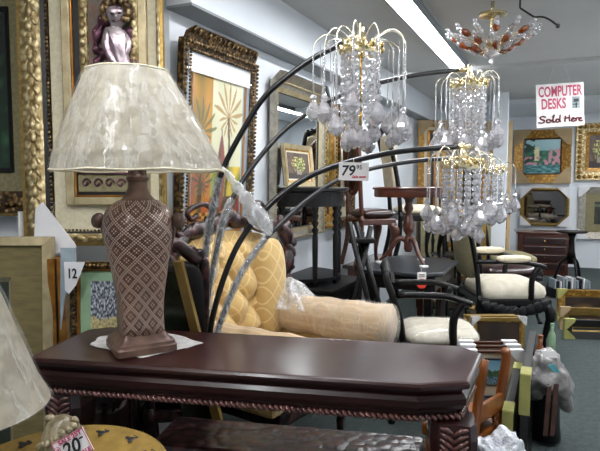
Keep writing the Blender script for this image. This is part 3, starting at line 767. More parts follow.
for sx in (-1, 1):
    for sy in (-1, 1):
        lx_, ly_ = sx*(HL-.10-(.03 if sx < 0 else 0)), sy*(HD-.075)
        lg = cab_leg(lx_, ly_, math.atan2(sy, sx*1.2), table, TZ-.107-.12, r0=.060, carve=False)
        m = MB(); zt_ = TZ-.107
        m.loft([[(lx_+x*k, ly_+y*k, z) for x, y in ((-.055, -.038), (-.038, -.055), (.038, -.055), (.055, -.038), (.055, .038), (.038, .055), (-.038, .055), (-.055, .038))] for k, z in ((.80, zt_-.15), (1.0, zt_-.11), (1.08, zt_-.04), (1.0, zt_))]); m.build('knee_block', 'mahogany', lg)
        m = MB()
        for j in range(6):
            for q_ in (-1, 1): m.tube([(lx_, ly_+sy*.058, zt_-.115+j*.018), (lx_+q_*.018, ly_+sy*.060, zt_-.100+j*.018), (lx_+q_*.034, ly_+sy*.058, zt_-.078+j*.014)], [.005, .006, .003], 6)
        m.build('acanthus_carving', 'rope_trim', lg, True)
# lace mat
LP = PZ(143, 347, TZ); ly = LP.y-.01
mt = MB(); pts = [(90, 345), (100, 336), (140, 331), (176, 334), (203, 343), (178, 350), (140, 358), (118, 352)]
def mw(px, py): q = PZ(px, py, TZ+.002); return (q.x, q.y)
mt = MB(); rim = [mw(*p) for p in pts]; cx_ = sum(p[0] for p in rim)/8; cy_ = sum(p[1] for p in rim)/8
def matf(u, v):
    t = u*8; i = int(t) % 8; f_ = t-int(t); a_, b_ = rim[i], rim[(i+1) % 8]
    x = cx_+(a_[0]*(1-f_)+b_[0]*f_-cx_)*v; y = cy_+(a_[1]*(1-f_)+b_[1]*f_-cy_)*v
    e = v*(1+.02*math.sin(u*60)) 
    return Vector((cx_+(x-cx_)*(1+.02*math.sin(u*80)*v), cy_+(y-cy_)*(1+.02*math.sin(u*80)*v), TZ+.0015+.002*v*max(0, N(u*3, v, 5))))
o = mt.grid(matf, 96, 10).build('doily', 'doily_cloth', None, True)
o['label'] = 'white cloth mat under the vase lamp on the console'; o['category'] = 'mat'
# ------------------------------------------------------------------ the vase lamp
lamp = thing('table_lamp', 'vase-shaped bronze table lamp with plastic-wrapped cream shade on the console', 'table lamp', (P(141, 340, ly).x, ly, TZ+.003), math.radians(30))
LS = ly/F; z_ = lambda py: P(141, py, ly).z-(TZ+.003)
m = MB()
m.lathe([(.088, 0), (.088, .018), (.084, .022), (.083, .03), (.072, .036), (.064, .046), (.06, .056)], seg=96, exps=[16]*7); 
for sx in (-1, 1):
    for sy in (-1, 1): pass
m.build('plinth', 'lamp_bronze', lamp, 2)
prof = [(42, 333), (41, 322), (41, 310), (43, 298), (46, 288), (50, 278), (54, 266), (59, 254), (64, 243), (68, 233), (69, 224), (67, 216), (61, 209), (50, 204), (38, 200)]
m = MB(); prf = [(w_*.5*LS*1.0, z_(py)) for w_, py in prof]
m.lathe(prf, seg=64, exps=[6, 6, 5, 4, 3.4, 3, 2.7, 2.5, 2.3, 2.2, 2.1, 2, 2, 2, 2], uv=True); m.build('vase_body', 'vase_lattice', lamp, True)
m = MB(); m.lathe([(22*LS, z_(204)), (17*LS, z_(200)), (12*LS, z_(194)), (10*LS, z_(188)), (9.5*LS, z_(182)), (11*LS, z_(180)), (11*LS, z_(177)), (8*LS, z_(175)), (6*LS, z_(172)), (5*LS, z_(150)), (3*LS, z_(140)), (3*LS, z_(60))], seg=28)
for k in range(6):
    a_ = k*PI/3; m.pill((5*LS*math.cos(a_), 5*LS*math.sin(a_), z_(166)), (.018, .018, .08), nu=8, nv=8, rot=(.25*math.sin(a_), -.25*math.cos(a_), 0))
m.build('neck', 'lamp_bronze', lamp, 2)
for s in (-1, 1):
    e_ = math.radians(-30)
    hp = lambda r, z: (s*r*LS*math.cos(e_), s*r*LS*math.sin(e_), z)
    m = MB(); pts = [hp(30, z_(252)), hp(33, z_(240)), hp(35, z_(230)), hp(36, z_(221)), hp(39, z_(216)), hp(43, z_(219)), hp(42, z_(224)), hp(39, z_(223))]
    m.tube(catmull(pts, 4), [.006+.009*i/28 for i in range(29)], 8); m.ball(hp(39, z_(220)), (.018, .018, .02), 12)
    m.build('scroll_handle', 'lamp_bronze', lamp, True)
# shade: six soft panels, bell-shaped
SH = [(83, 165), (79, 150), (72, 135), (65, 120), (58.5, 105), (52.5, 92), (47, 81), (43, 73), (39.5, 67)]
SH = [(r*LS, z_(py+5)) for r, py in SH]
def shf(off=0, wr=0):
    def f(u, v):
        t = v*(len(SH)-1); i = min(int(t), len(SH)-2); f_ = t-i
        r = SH[i][0]*(1-f_)+SH[i+1][0]*f_; z = SH[i][1]*(1-f_)+SH[i+1][1]*f_
        a_ = u*2*PI; k = 1-.035*(1-abs(math.cos(4*a_)))*(.4+.6*v)
        r = r*k+off
        if wr: r += wr*(abs(noise.noise(Vector((math.cos(a_)*4, math.sin(a_)*4, z*3+a_*1.0))))*1.6)
        if v < .02: z -= .004*abs(math.sin(4*a_))
        sh = -.10*(z-SH[0][1])+.008; t_ = math.radians(30)
        return Vector((r*math.cos(a_)+sh*math.cos(t_), r*math.sin(a_)-sh*math.sin(t_), z))
    return f
m = MB(); m.grid(shf(), 96, 40); shade = m.build('lampshade', 'shade_cloth', lamp, True)
for v_ in (0, 1):
    f_ = shf(.001); m = MB(); m.tube([f_(j/64, v_) for j in range(65)], .0032, 6, cap=False); m.build('rim_braid', 'linen', shade, True)
m = MB(); m.grid(shf(.003, .006), 140, 60); m.build('plastic_cover', 'shade_wrap', shade, True)
# ------------------------------------------------------------------ lower-left: second shade, carved oval table, urn with the 20 tag
Y5 = 1.12; s5 = Y5/F; c5 = P(-52, 415, Y5)
l2 = thing('table_lamp', 'lamp with plastic-wrapped white shade cut by the lower left edge', 'table lamp', (c5.x+.005, c5.y, .70), 0)
z5 = lambda py: P(-52, py, Y5).z-.70
m = MB(); SH2 = [(95*s5, z5(408)), (84*s5, z5(388)), (74*s5, z5(362)), (62*s5, z5(330)), (46*s5, z5(285)), (34*s5, z5(255))]
m.lathe(SH2, seg=48, cap=False); s2o = m.build('lampshade', 'shade_cloth', l2, True)
m = MB()
def w2(u, v):
    t = v*5; i = min(int(t), 4); f_ = t-i; r = SH2[i][0]*(1-f_)+SH2[i+1][0]*f_+.003; z = SH2[i][1]*(1-f_)+SH2[i+1][1]*f_; a_ = u*2*PI
    r += .008*abs(noise.noise(Vector((math.cos(a_)*5, math.sin(a_)*5, z*4)))); return Vector((r*math.cos(a_), r*math.sin(a_), z))
m.grid(w2, 100, 40); m.build('plastic_cover', 'shade_wrap', s2o, True)
m = MB(); m.lathe([(.07, 0), (.07, .012), (.04, .02), (.018, .035), (.03, .06), (.034, .09), (.02, .12), (.008, .14), (.006, z5(258))], seg=24); m.build('stand', 'lamp_bronze', l2, True)
# carved oval table, pierced rim
Y6 = 1.10
oc = PZ(88, 452, .74); oc = Vector((P(72, 440, 1.12).x, 1.12, 0))
ot = thing('oval_table', 'low yellow-brown oval table with a pierced carved rim at the lower left', 'side table', (oc.x-.03, oc.y-.03, 0))
m = MB(); ea, eb = .23, .26; TT = .70
N_ = 72
def oring(k, z): return [(ea*k*math.cos(2*PI*i/N_)*(1+.0*math.cos(8*PI*i/N_)), eb*k*math.sin(2*PI*i/N_), z) for i in range(N_)]
m.loft([oring(.0+.02, TT-.02), oring(.96, TT-.02), oring(1.0, TT-.012), oring(1.0, TT), oring(.96, TT+.006), oring(.72, TT-.006), oring(.02, TT-.006)]); m.build('tabletop', 'yellow_wood', ot)
for i in range(14):                                 # dark piercings in the rim
    a_ = 2*PI*i/14+.1; c0 = Vector((ea*.84*math.cos(a_), eb*.84*math.sin(a_), TT+.0015)); m = MB()
    for (dx, dy, r) in ((0, 0, .009), (.011, .006, .006), (-.011, .006, .006), (0, -.011, .006), (.004, .014, .004)):
        m.pill((c0.x+dx, c0.y+dy, c0.z), (r*2, r*2, .004), nu=8, nv=4)
    m.build('pierced_motif', 'black_lacquer', ot)
m = MB(); m.lathe([(.03, .12), (.035, .2), (.025, .3), (.045, .4), (.05, .5), (.028, .6), (.05, .66), (.08, .682)], seg=20); m.build('pedestal', 'yellow_wood', ot, True)
for k in range(3):
    a_ = k*2*PI/3; m = MB(); m.tube(catmull([(0.02*math.cos(a_), .02*math.sin(a_), .25), (.1*math.cos(a_), .1*math.sin(a_), .2), (.17*math.cos(a_), .17*math.sin(a_), .06), (.22*math.cos(a_), .22*math.sin(a_), .015)], 5), .018, 8); m.build('leg', 'yellow_wood', ot, True)
# urn
uq = P(58, 440, 1.0)
ur = thing('ornate_urn', 'small cream and bronze shell-relief urn on the oval table behind the 20 tag', 'urn', (uq.x, 1.02, TT+.003))
m = MB(); us = 1.02/F; zt = P(58, 416, 1.02).z-TT-.003
m.lathe([(.026, 0), (.028, .004), (.018, zt*.1), (.026, zt*.2), (.036, zt*.4), (.040, zt*.6), (.036, zt*.8), (.026, zt*.93), (.01, zt)], seg=32)
for i in range(42):
    t = i*2.399; zz = zt*(.3+.68*((i*37) % 42)/42); rr = .037*math.sqrt(max(.06, 1-((zz-zt*.58)/(zt*.5))**2)); m.pill((rr*math.cos(t), rr*math.sin(t), zz), (.022, .018, .016), nu=8, nv=6, rot=(t, t*.7, t), jit=.5, js=60)
m.build('body', 'shell_cream', ur, True)
# tag reading 20
tq = P(76, 441, .97)
pt = thing('price_tag', 'white price tag reading 20 leaning on the small urn', 'price tag', (tq.x, .955, tq.z-.004), 0, rx=math.radians(-8), ry=math.radians(-30))
m = MB(); TW, TH = 37*.97/F, 26*.97/F
m.box((0, 0, 0), (TW, .0012, TH)); m.build('card', 'paper', pt)
m = MB(); 
for (c_, sz) in (((0, TH/2-.001), (TW, .0015)), ((0, -TH/2+.001), (TW, .0015)), ((TW/2-.001, 0), (.0015, TH)), ((-TW/2+.001, 0), (.0015, TH))): m.box((c_[0], -.001, c_[1]), (sz[0], .001, sz[1]))
m.build('pink_border', 'ink_pink', pt)
lettering('20', .034, 'ink_black', pt, (-.003, -.002, -.011), bold=.0006, shear=.25)
lettering('SALE 25T', .0105, 'ink_pink', pt, (.004, -.002, .0135), bold=.0003, xs=1.1); lettering('-', .03, 'ink_black', pt, (.022, -.002, .001)); lettering('SALE', .010, 'ink_pink', pt, (.018, -.002, -.0195), bold=.0003)
m = MB(); m.tube([(-.026+.0055*math.cos(t), -.002, .008+.0055*math.sin(t)) for t in [j*.45 for j in range(15)]], .0005, 5); m.build('circled_number', 'ink_pink', pt)
lettering('18', .007, 'ink_pink', pt, (-.026, -.002, .0055))
m = MB(); m.box((0, .012, -TH/2+.005), (.006, .022, .004)); m.build('tag_foot', 'card_white', pt)
# dark brass lanterns / fittings crowded under the console
lq = P(122, 430, 1.95)
ln = thing('brass_lantern', 'dark ribbed brass lamp standing on the floor under the console', 'lamp', (-.70, 2.04, 0))
ln.scale = (.55, .55, 1)
m = MB(); m.lathe([(.14, 0), (.15, .03), (.06, .06), (.05, .12), (.1, .18), (.1, .2)], seg=24); m.build('base', 'carved_wood', ln, True)
m = MB()
for k in range(22):
    a_ = 2*PI*k/22; m.tube([(.1*math.cos(a_), .1*math.sin(a_), .19), (.14*math.cos(a_), .14*math.sin(a_), .3), (.15*math.cos(a_), .15*math.sin(a_), .5), (.13*math.cos(a_), .13*math.sin(a_), .62)], .007, 6)
m.build('ribs', 'carved_wood', ln, True)
m = MB(); m.lathe([(.07, .2), (.09, .35), (.09, .5), (.07, .6)], seg=20); m.build('inner_cylinder', 'gilt_dark', ln, True)
m = MB(); m.lathe([(.15, .61), (.15, .62), (.1, .635), (.04, .65), (.02, .66)], seg=24); m.build('cap', 'gilt_dark', ln, True)

tk = Vector((uc*math.cos(TR)-(vc+.0)*math.sin(TR), uc*math.sin(TR)+(vc+.0)*math.cos(TR), 0))
tk = thing('filler_chest', 'dark brown chest added to darken the space under the console table', 'chest', tk+Vector((.10, .03, 0)), TR)
m = MB(); m.box((0, 0, .24), (.80, .20, .44), bev=.012); m.build('body', 'carved_wood', tk)  # added dark bulk, makes the gap under the console read as dark
m = MB(); m.box((0, 0, .485), (.82, .22, .06), bev=.015); m.build('lid', 'carved_wood', tk)
m = MB(); m.box((0, -.112, .44), (.05, .012, .07), bev=.004); m.build('clasp', 'gilt_dark', tk)
# ------------------------------------------------------------------ arc lamp with crystal heads
base = P(208, 335, 2.05)
arc = thing('arc_floor_lamp', 'black multi-arm arc floor lamp with hanging crystal cascade heads', 'floor lamp', (base.x, 2.08, 0))
def L_(px, py, Y): return P(px, py, Y)-Vector((base.x, 2.08, 0))
m = MB(); m.lathe([(.10, 0), (.10, .02), (.09, .03), (.05, .035), (.03, .05), (.03, .10)], seg=32); m.build('base', 'arm_black', arc, 2)
m = MB(); m.lathe([(.024, .08), (.024, .62), (.03, .63), (.03, .66), (.02, .68)], seg=16); m.build('column', 'arm_black', arc, True)
bz = lambda dx: [(dx, 0, .60)]
def arm_path(px, Y0, Y1, dx=0):
    n = len(px); return bz(dx)+[tuple(L_(x, y, Y0+(Y1-Y0)*(i/(n-1))**1.3)) for i, (x, y) in enumerate(px)]
A1 = arm_path([(200, 335), (202, 295), (206, 250), (211, 218), (218, 185), (226, 162), (243, 130), (262, 100), (283, 80), (312, 59), (343, 43)], 2.08, 1.95, -.02)
A2 = arm_path([(205, 335), (209, 292), (217, 248), (225, 215), (236, 192), (250, 170), (270, 145), (292, 124), (325, 103), (365, 87), (410, 76), (458, 70)], 2.1, 2.5, -.005)
A3 = arm_path([(210, 335), (217, 300), (229, 264), (242, 238), (259, 216), (281, 195), (310, 176), (345, 163), (390, 153), (425, 149), (458, 147)], 2.05, 2.2, .01)
A4 = arm_path([(217, 335), (227, 305), (242, 272), (262, 243), (284, 221), (310, 198), (340, 179), (370, 169), (408, 162), (445, 159), (485, 160)], 2.12, 2.75, .02)
for pth, r in ((A1, .010), (A2, .010), (A3, .011), (A4, .010)):
    c = catmull(pth, 6); m = MB(); m.tube(c, r, 10); m.build('arm', 'arm_black', arc, True)
    m = MB(); m.tube([c[-1], c[-1]+(c[-1]-c[-5]).normalized()*.05], .012, 12); m.build('arm_collar', 'gold_metal', arc, True)
def sleeve(path, i0, i1, r, seed):
    c = catmull(path, 6)[i0:i1]; m = MB()
    def f(u, v):
        t = v*(len(c)-1); i = min(int(t), len(c)-2); p = c[i].lerp(c[i+1], t-i); d = (c[i+1]-c[i]).normalized(); a = d.cross(Vector((0, 1, 0))).normalized(); b = a.cross(d)
        rr = r*(1+.35*noise.noise(Vector((u*5 if u < 1 else 0, t*1.1, seed)))*(1 if 0 < u < 1 else .9)); return p+a*rr*math.cos(u*2*PI)+b*rr*math.sin(u*2*PI)
    m.grid(f, 12, len(c)*3); return m.build('plastic_sleeve', 'tube_wrap', arc, True)
sleeve(A1, 4, 33, .017, 1); sleeve(A2, 4, 29, .017, 2); sleeve(A4, 4, 26, .015, 4)
# loose film bag hanging off the arms
m = MB(); q = [(222, 168, .008), (228, 174, .014), (236, 186, .02), (245, 197, .026), (251, 208, .036), (257, 216, .036), (263, 223, .03), (266, 228, .03), (263, 232, .012)]
c = [L_(x, y, 1.98) for x, y, _ in q]; rr = [r for *_, r in q]
m.tube(catmull(c, 3), [rr[min(i//3, 8)]*(1+.3*noise.noise(Vector((i*.7, 1, 2)))) for i in range(25)], 12); fb = m.build('film_bag', 'wrap_milky', arc, True)
def gem(m, c, r, h, seg=7, a0=0.0, tilt=(0, 0, 0)):
    """faceted almond drop"""
    m.lathe([(r*.12, h*.5), (r*.5, h*.32), (r*.95, h*.02), (r, -h*.12), (r*.62, -h*.36), (r*.02, -h*.5)], c=c, seg=seg, rot=(tilt[0], tilt[1], a0))
def head(px, py, Y, rr, drop, parent, nout, span, seed, label=None, dens=1.3, rods=True):
    rnd = random.Random(seed); C0 = L_(px, py, Y)
    hd = bpy.data.objects.new('crystal_head', None); COL.objects.link(hd); hd.parent = parent; hd.location = C0; hd.empty_display_size = .03
    R = rr
    m = MB(); m.lathe([(R, -.012), (R*1.06, 0), (R, .012), (R*.9, .008), (R*.9, -.012), (R, -.012)], seg=32, cap=False)
    for k in range(4): a = k*PI/2+.3; m.tube(catmull([(R*.95*math.cos(a), R*.95*math.sin(a), 0), (R*.6*math.cos(a), R*.6*math.sin(a), .03), (0, 0, .035)], 4), .004, 6)
    m.lathe([(.012, .02), (.022, .035), (.016, .055), (.008, .07), (.012, .08), (.003, .095)], seg=16)
    for k in range(18):
        a = 2*PI*k/18; m.pill((R*1.04*math.cos(a), R*1.04*math.sin(a), .006+.012*(k % 2)), (.024, .018, .026), nu=8, nv=5, rot=(rnd.random(), rnd.random(), a))
    m.build('crown', 'gold_metal', hd, True)
    m = MB(); m.tube([(0, 0, .02), (0, 0, -drop*.8)], .003, 6); m.tube([(0, 0, -drop*.62), (0, 0, -drop*.8)], .005, 8); m.build('centre_rod', 'brass', hd, True)
    ns = int(10*dens)
    for k in range(ns):                             # bead strings
        a = 2*PI*k/ns+rnd.uniform(-.1, .1); m = MB(); r_ = R*.92; nb = max(4, int(drop*.80/.024))
        for j in range(nb):
            z = -.016-j*.024; s = .0115; ax = r_*math.cos(a), r_*math.sin(a), z
            m.lathe([(s*.25, s), (s*.9, s*.45), (s, 0), (s*.9, -s*.45), (s*.25, -s)], c=ax, seg=6, rot=(0, 0, rnd.random()))
        m.build('bead_string', 'crystal_bead', hd)
    for k in range(int(9*dens)):                    # drops below the strings
        a = 2*PI*(k+.5)/(9*dens)+rnd.uniform(-.2, .2); r_ = R*rnd.uniform(.55, 1.1); z = -drop*rnd.uniform(.80, 1.0)
        m = MB(); gem(m, (r_*math.cos(a), r_*math.sin(a), z), .025, .072, 7, rnd.random()*3, (rnd.uniform(-.15, .15), rnd.uniform(-.15, .15))); m.build('crystal_drop', 'crystal', hd)
    for k in range(nout):                           # waterfall wires, rod and drop each
        a = 2*PI*(k+.4)/nout+rnd.uniform(-.12, .12); S = span*rnd.uniform(.78, 1.06); up = rnd.uniform(.035, .075); zl = -drop*rnd.uniform(.42, .72); ca, sa = math.cos(a), math.sin(a)
        w = catmull([(R*.5*ca, R*.5*sa, .01), (R*.8*ca, R*.8*sa, up*.7), (S*.72*ca, S*.72*sa, up), (S*.95*ca, S*.95*sa, up*.55), (S*ca, S*sa, 0)], 5)
        m = MB(); m.tube(w, .0022, 6); m.build('wire_arm', 'gold_wire', hd, True)
        m = MB(); m.tube([(S*ca, S*sa, .006), (S*ca, S*sa, zl)], .0026, 6); m.build('glass_rod', 'crystal_bead', hd, True)
        m = MB(); gem(m, (S*ca, S*sa, zl-.012), .013, .026, 6, rnd.random()); gem(m, (S*ca, S*sa, zl-.058), .027, .076, 7, rnd.random()*3, (rnd.uniform(-.1, .1), rnd.uniform(-.1, .1)))
        m.build('crystal_drop', 'crystal', hd)
        if k % 3 != 2:
            m = MB(); gem(m, (S*.8*ca, S*.8*sa, zl-.075), .021, .06, 7, rnd.random()*3); m.tube([(S*.8*ca, S*.8*sa, zl-.045), (S*.86*ca, S*.86*sa, up*.5)], .0012, 5); m.build('crystal_drop', 'crystal', hd)
    return hd
head(361, 52, 1.95, .066, .31, arc, 13, .165, 3)
head(469, 86, 2.5, .072, .30, arc, 11, .145, 5)
head(462, 166, 2.2, .070, .27, arc, 11, .150, 8)
head(490, 172, 2.75, .060, .24, arc, 7, .115, 11, dens=.8)
# price card 79.95 hung on the third arm
q = P(353.5, 171.5, 2.1)
t = thing('price_card', 'white price card reading 79.95 hanging from the arc lamp arms', 'price tag', (q.x, 2.09, q.z)); k_ = 2.09/F
m = MB(); m.box((0, 0, 0), (30*k_, .001, 18*k_), rot=(0, .03, 0)); m.build('card', 'paper', t)
lettering('79', .052, 'ink_black', t, (-.022, -.002, -.014), bold=.0012, shear=.15); lettering('95', .022, 'ink_black', t, (.020, -.002, .008), bold=.0004)
lettering('Sale now', .014, 'ink_red', t, (.018, -.002, -.024), bold=.0005, shear=.3)
m = MB(); m.tube([(0, 0, 9*k_), (.0, .01, 13*k_)], .001, 5); m.build('string', 'paper', t)
# ------------------------------------------------------------------ amber and clear ceiling chandelier
q = P(492, 36, 3.5)
ch = thing('ceiling_chandelier', 'ceiling chandelier with amber and clear crystal petals', 'chandelier', (q.x, q.y, CEIL-.07))
ch.scale = (.93, .93, .93)
m = MB(); m.tube([(0, 0, 0), (0, 0, .07/.93)], .012, 10); m.build('ceiling_rod', 'gold_metal', ch, True)
m = MB(); m.lathe([(.09, 0), (.09, -.015), (.05, -.03), (.012, -.035), (.012, -.17), (.03, -.18), (.05, -.195), (.03, -.22), (.01, -.24)], seg=24); m.build('canopy', 'gold_metal', ch, 2)
m = MB(); m.pill((0, 0, -.26), (.10, .10, .06), nu=16, nv=8); m.build('glass_bowl', 'crystal', ch, True)
m = MB(); gem(m, (0, 0, -.31), .014, .05); m.tube([(0, 0, -.27), (0, 0, -.38)], .002, 5); m.build('finial_drop', 'crystal', ch)
rnd = random.Random(4)
for ring, (n, R, z, tl) in enumerate(((14, .265, -.14, 0), (12, .20, -.19, 0), (9, .13, -.22, 0))):
    for k in range(n):
        a = 2*PI*k/n+ring*.2; ca, sa = math.cos(a), math.sin(a)
        w = catmull([(.02*ca, .02*sa, -.20), (R*.5*ca, R*.5*sa, z-.03), (R*ca, R*sa, z+.0)], 4)
        m = MB(); m.tube(w, .0028, 5); ar = m.build('arm', 'gold_metal', ch, True)
        amb = (k+ring) % 2 == 0
        m = MB(); m.pill((R*.84*ca, R*.84*sa, z-.008), (.095, .05, .045), e=1.7, nu=8, nv=6, rot=(0, -.35, a)); m.build('petal', 'amber' if amb else 'crystal_bead', ar)
        m = MB(); m.ball((R*1.04*ca, R*1.04*sa, z+.012), .018, 8); m.ball((R*1.1*ca, R*1.1*sa, z+.035), .013, 8); m.tube([(R*ca, R*sa, z), (R*1.1*ca, R*1.1*sa, z+.03)], .002, 5); m.build('bead_tip', 'crystal_bead', ar, True)
m = MB()
cq_ = [P(x, y, 3.4) for x, y in ((534, 17), (543, 17), (550, 20), (558, 26))]
q = P(534, 17, 3.4); t = thing('ceiling_cable', 'short curved black cable sticking out beside the ceiling chandelier', 'cable', (q.x, q.y, q.z))
m.tube([P(520, 8, 3.4)-q+Vector((0, 0, .0))]+[p-q for p in catmull(cq_, 5)], .006, 6); m.ball(cq_[-1]-q, .014, 8); m.tube([P(520, 8, 3.4)-q, Vector((P(520, 8, 3.4)-q).xy.to_3d())+Vector((0, 0, CEIL-q.z))], .006, 6); m.build('cable', 'arm_black', t, True)
# ------------------------------------------------------------------ hand-lettered sign
q = P(560, 105, 5.4); k_ = 5.4/F
sg = thing('hanging_sign', 'white hand-lettered sign reading COMPUTER DESKS Sold Here hanging from the ceiling', 'sign', (q.x, q.y, q.z), math.radians(-6), ry=math.radians(-3))
m = MB(); m.box((0, 0, 0), (45*k_, .006, 42*k_)); m.build('board', 'paper', sg)
lettering('COMPUTER', .135, 'ink_pink', sg, (0, -.005, .085), bold=.0035, xs=.56); lettering('DESKS', .135, 'ink_pink', sg, (-.06, -.005, -.03), bold=.0035, xs=.60)
S1 = [[(1.0, .85), (.55, 1.0), (.15, .8), (.35, .55), (.75, .4), (.7, .1), (.3, -.02), (-.1, .1)], [(1.5, .5), (1.15, .4), (1.15, .05), (1.5, 0), (1.75, .25), (1.5, .5)], [(1.9, .1), (2.2, .95), (2.25, 1.1), (2.1, .9), (2.1, .1), (2.35, .05)], [(2.95, .4), (2.6, .45), (2.5, .1), (2.8, .0), (3.0, .3), (3.15, 1.1), (3.05, .3), (3.2, .0)]]
S2 = [[(3.9, .9), (3.85, .5), (3.8, .0)], [(4.5, 1.05), (4.45, .5), (4.5, .0)], [(3.7, .45), (4.2, .55), (4.6, .5)], [(4.8, .25), (5.15, .35), (5.1, .52), (4.85, .45), (4.8, .1), (5.1, .0), (5.3, .1)], [(5.4, .5), (5.45, .25), (5.45, .0)], [(5.45, .3), (5.6, .5), (5.85, .45)], [(5.9, .25), (6.2, .35), (6.15, .5), (5.95, .45), (5.9, .1), (6.2, .0), (6.4, .1)]]
strokes(S1+S2, .0075, 'ink_maroon', sg, sc=.062, off=(-.196, -.006, -.160))
m = MB(); m.box((.145, -.005, .015), (.07, .002, .11)); m.build('pasted_picture', 'mat_grey', sg)
m = MB(); m.box((.145, -.0075, .035), (.045, .001, .03)); m.box((.145, -.0075, -.01), (.012, .001, .05)); m.box((.14, -.0075, -.002), (.05, .001, .008)); m.build('desk_drawing', 'ink_black', sg)
for sx in (-.1, .1):
    m = MB(); m.tube([(sx, 0, 21*k_), (sx*.5, 0, CEIL-q.z)], .0015, 5); m.build('string', 'paper', sg)
# ------------------------------------------------------------------ baroque armchair in gold damask
th = math.radians(55); cc = P(270, 330, 2.70)
bc = thing('armchair', 'carved dark wood armchair in buttoned gold damask partly under plastic film', 'armchair', (cc.x, 2.68, 0), th)
w_, d_ = .66, .62
def tuft(u, v):
    x = (u-.5)*w_*.86; z = .47+v*.54; top = .0
    a_, b_ = u*3+v*2.6, u*3-v*2.6
    dm = abs(math.sin(a_*PI/1.0)*math.sin(b_*PI/1.0))
    edge = min(u, 1-u, v, 1-v)*6; e = min(1, edge)
    y = d_/2-.05+.05*v-.06*math.sqrt(e)-.055*math.sqrt(dm)*e
    if v > .6: z += .03*math.cos((u-.5)*PI)*(v-.6)/.4
    return Vector((x, y, z))
m = MB(); m.grid(tuft, 60, 60); m.build('tufted_back', 'gold_damask', bc, True)
m = MB(); m.pill((.235, d_/2-.12, .735), (.21, .15, .54), e=2.6, e2=3.0, nu=28, nv=18); m.build('back_bolster', 'gold_damask', bc, True)
m = MB(); m.pill((-.27, d_/2-.11, .72), (.12, .14, .50), e=2.6, e2=3.0, nu=24, nv=14); m.build('back_bolster', 'gold_damask', bc, True)
m = MB(); m.pill((0, -.04, .44), (w_*.92, d_*.95, .15), e=5, e2=3, nu=36, nv=12); seat = m.build('seat_cushion', 'tan_fabric', bc, True)
m = MB(); m.pill((0, -.04, .445), (w_*.94, d_*.97, .158), e=5, e2=3, nu=48, nv=20, jit=.02, js=14); m.build('plastic_film', 'film_clear', seat, True)
m = MB(); m.slab([(-w_/2+.02, .45), (w_/2-.02, .45), (w_/2-.0, .98), (w_/2-.08, 1.03), (.0, 1.06), (-w_/2+.08, 1.03), (-w_/2, .98)], d_/2-.045, d_/2+.02); m.build('back_panel', 'gold_damask', bc)
fr = [(w_/2+.03, .42), (w_/2+.10, .55), (w_/2+.07, .70), (w_/2+.09, .84), (w_/2+.10, .96), (w_/2+.03, 1.06), (.2, 1.08), (.08, 1.10), (0, 1.13), (-.08, 1.10), (-.2, 1.08), (-w_/2+.03, 1.05), (-w_/2-.035, .97), (-w_/2-.03, .88), (-w_/2-.02, .72), (-w_/2-.015, .55), (-w_/2+.03, .42)]
m = MB(); path = catmull([(x, d_/2-(.10 if x > .1 else .04), z) for x, z in fr], 5); m.tube(path, [.036+.010*math.sin(i*.9) for i in range(len(path))], 8)
rnd = random.Random(2)
for i, p in enumerate(path):                        # carved leaves and scrolls
    if i % 2 == 0: m.pill((p.x*1.03, p.y-.015, p.z+.01), (.09, .035, .05), nu=10, nv=6, rot=(rnd.random()*.4, rnd.random()*3, 0), jit=.5, js=26)
for s in (-1, 1):
    m.tube(catmull([(s*.12, d_/2-.05, 1.17), (s*.2, d_/2-.07, 1.2), (s*.28, d_/2-.05, 1.17), (s*.26, d_/2-.05, 1.13), (s*.22, d_/2-.05, 1.15)], 4), .014, 6)
    m.tube(catmull([(s*.39, d_/2-.05, .95), (s*.43, d_/2-.05, .88), (s*.41, d_/2-.05, .80), (s*.37, d_/2-.05, .84)], 4), .014, 6)
m.build('carved_frame', 'carved_wood', bc, True)
for s in (-1, 1):
    m = MB(); y0_, y1_ = d_/2-.06, -d_/2-(.16 if s > 0 else .22)
    prof_ = []
    for j in range(17):
        y = y0_+(y1_-y0_)*j/16; r_ = .098+.012*(j/16)+.004*math.sin(j*1.7)
        prof_.append([(s*(w_/2+.0)+r_*1.0*math.cos(a), y, (.60 if s > 0 else .585)+r_*math.sin(a)) for a in [q_*PI/10 for q_ in range(20)]])
    m.loft(prof_); ao = m.build('arm_roll', 'arm_damask', bc, True)
    if s > 0: m = MB(); m.loft([[(p[0]+(p[0]-s*w_/2)*(.06+.12*noise.noise(Vector(p)*13)), p[1]*1.03, p[2]+(p[2]-.60)*(.06+.14*noise.noise(Vector(p)*11+Vector((5, 0, 0))))) for p in r] for r in prof_]); m.build('plastic_film', 'film_clear', ao, True)
    m = MB(); m.box((s*(w_/2), -.02, .44), (.10, d_-.04, .2), bev=.02); m.build('arm_side', 'gold_damask', bc)
m = MB()                                            # bunched film at the back of the far arm
def bun(u, v):
    a_ = u*2*PI; r_ = .13*(1-v)+.004; z = .69+.10*math.sin(v*PI/2)
    n = 1+.5*noise.noise(Vector((math.cos(a_)*3, math.sin(a_)*3, v*3)))
    return Vector((w_/2+r_*1.0*math.cos(a_)*n, .12+r_*1.3*math.sin(a_)*n, z-.05*(1-v)))
m.grid(bun, 40, 10); m.build('bunched_film', 'wrap_milky', bc, True)
m = MB(); m.box((0, -.02, .32), (w_, d_-.04, .09), bev=.02); m.build('seat_rail', 'carved_wood', bc)
for sx in (-1, 1):
    cab_leg(sx*(w_/2-.06), -(d_/2-.06), math.atan2(-1, sx), bc, .30, r0=.04, carve=False, mat='carved_wood')
    cab_leg(sx*(w_/2-.06), (d_/2-.08), math.atan2(1, sx), bc, .30, r0=.035, carve=False, mat='carved_wood')
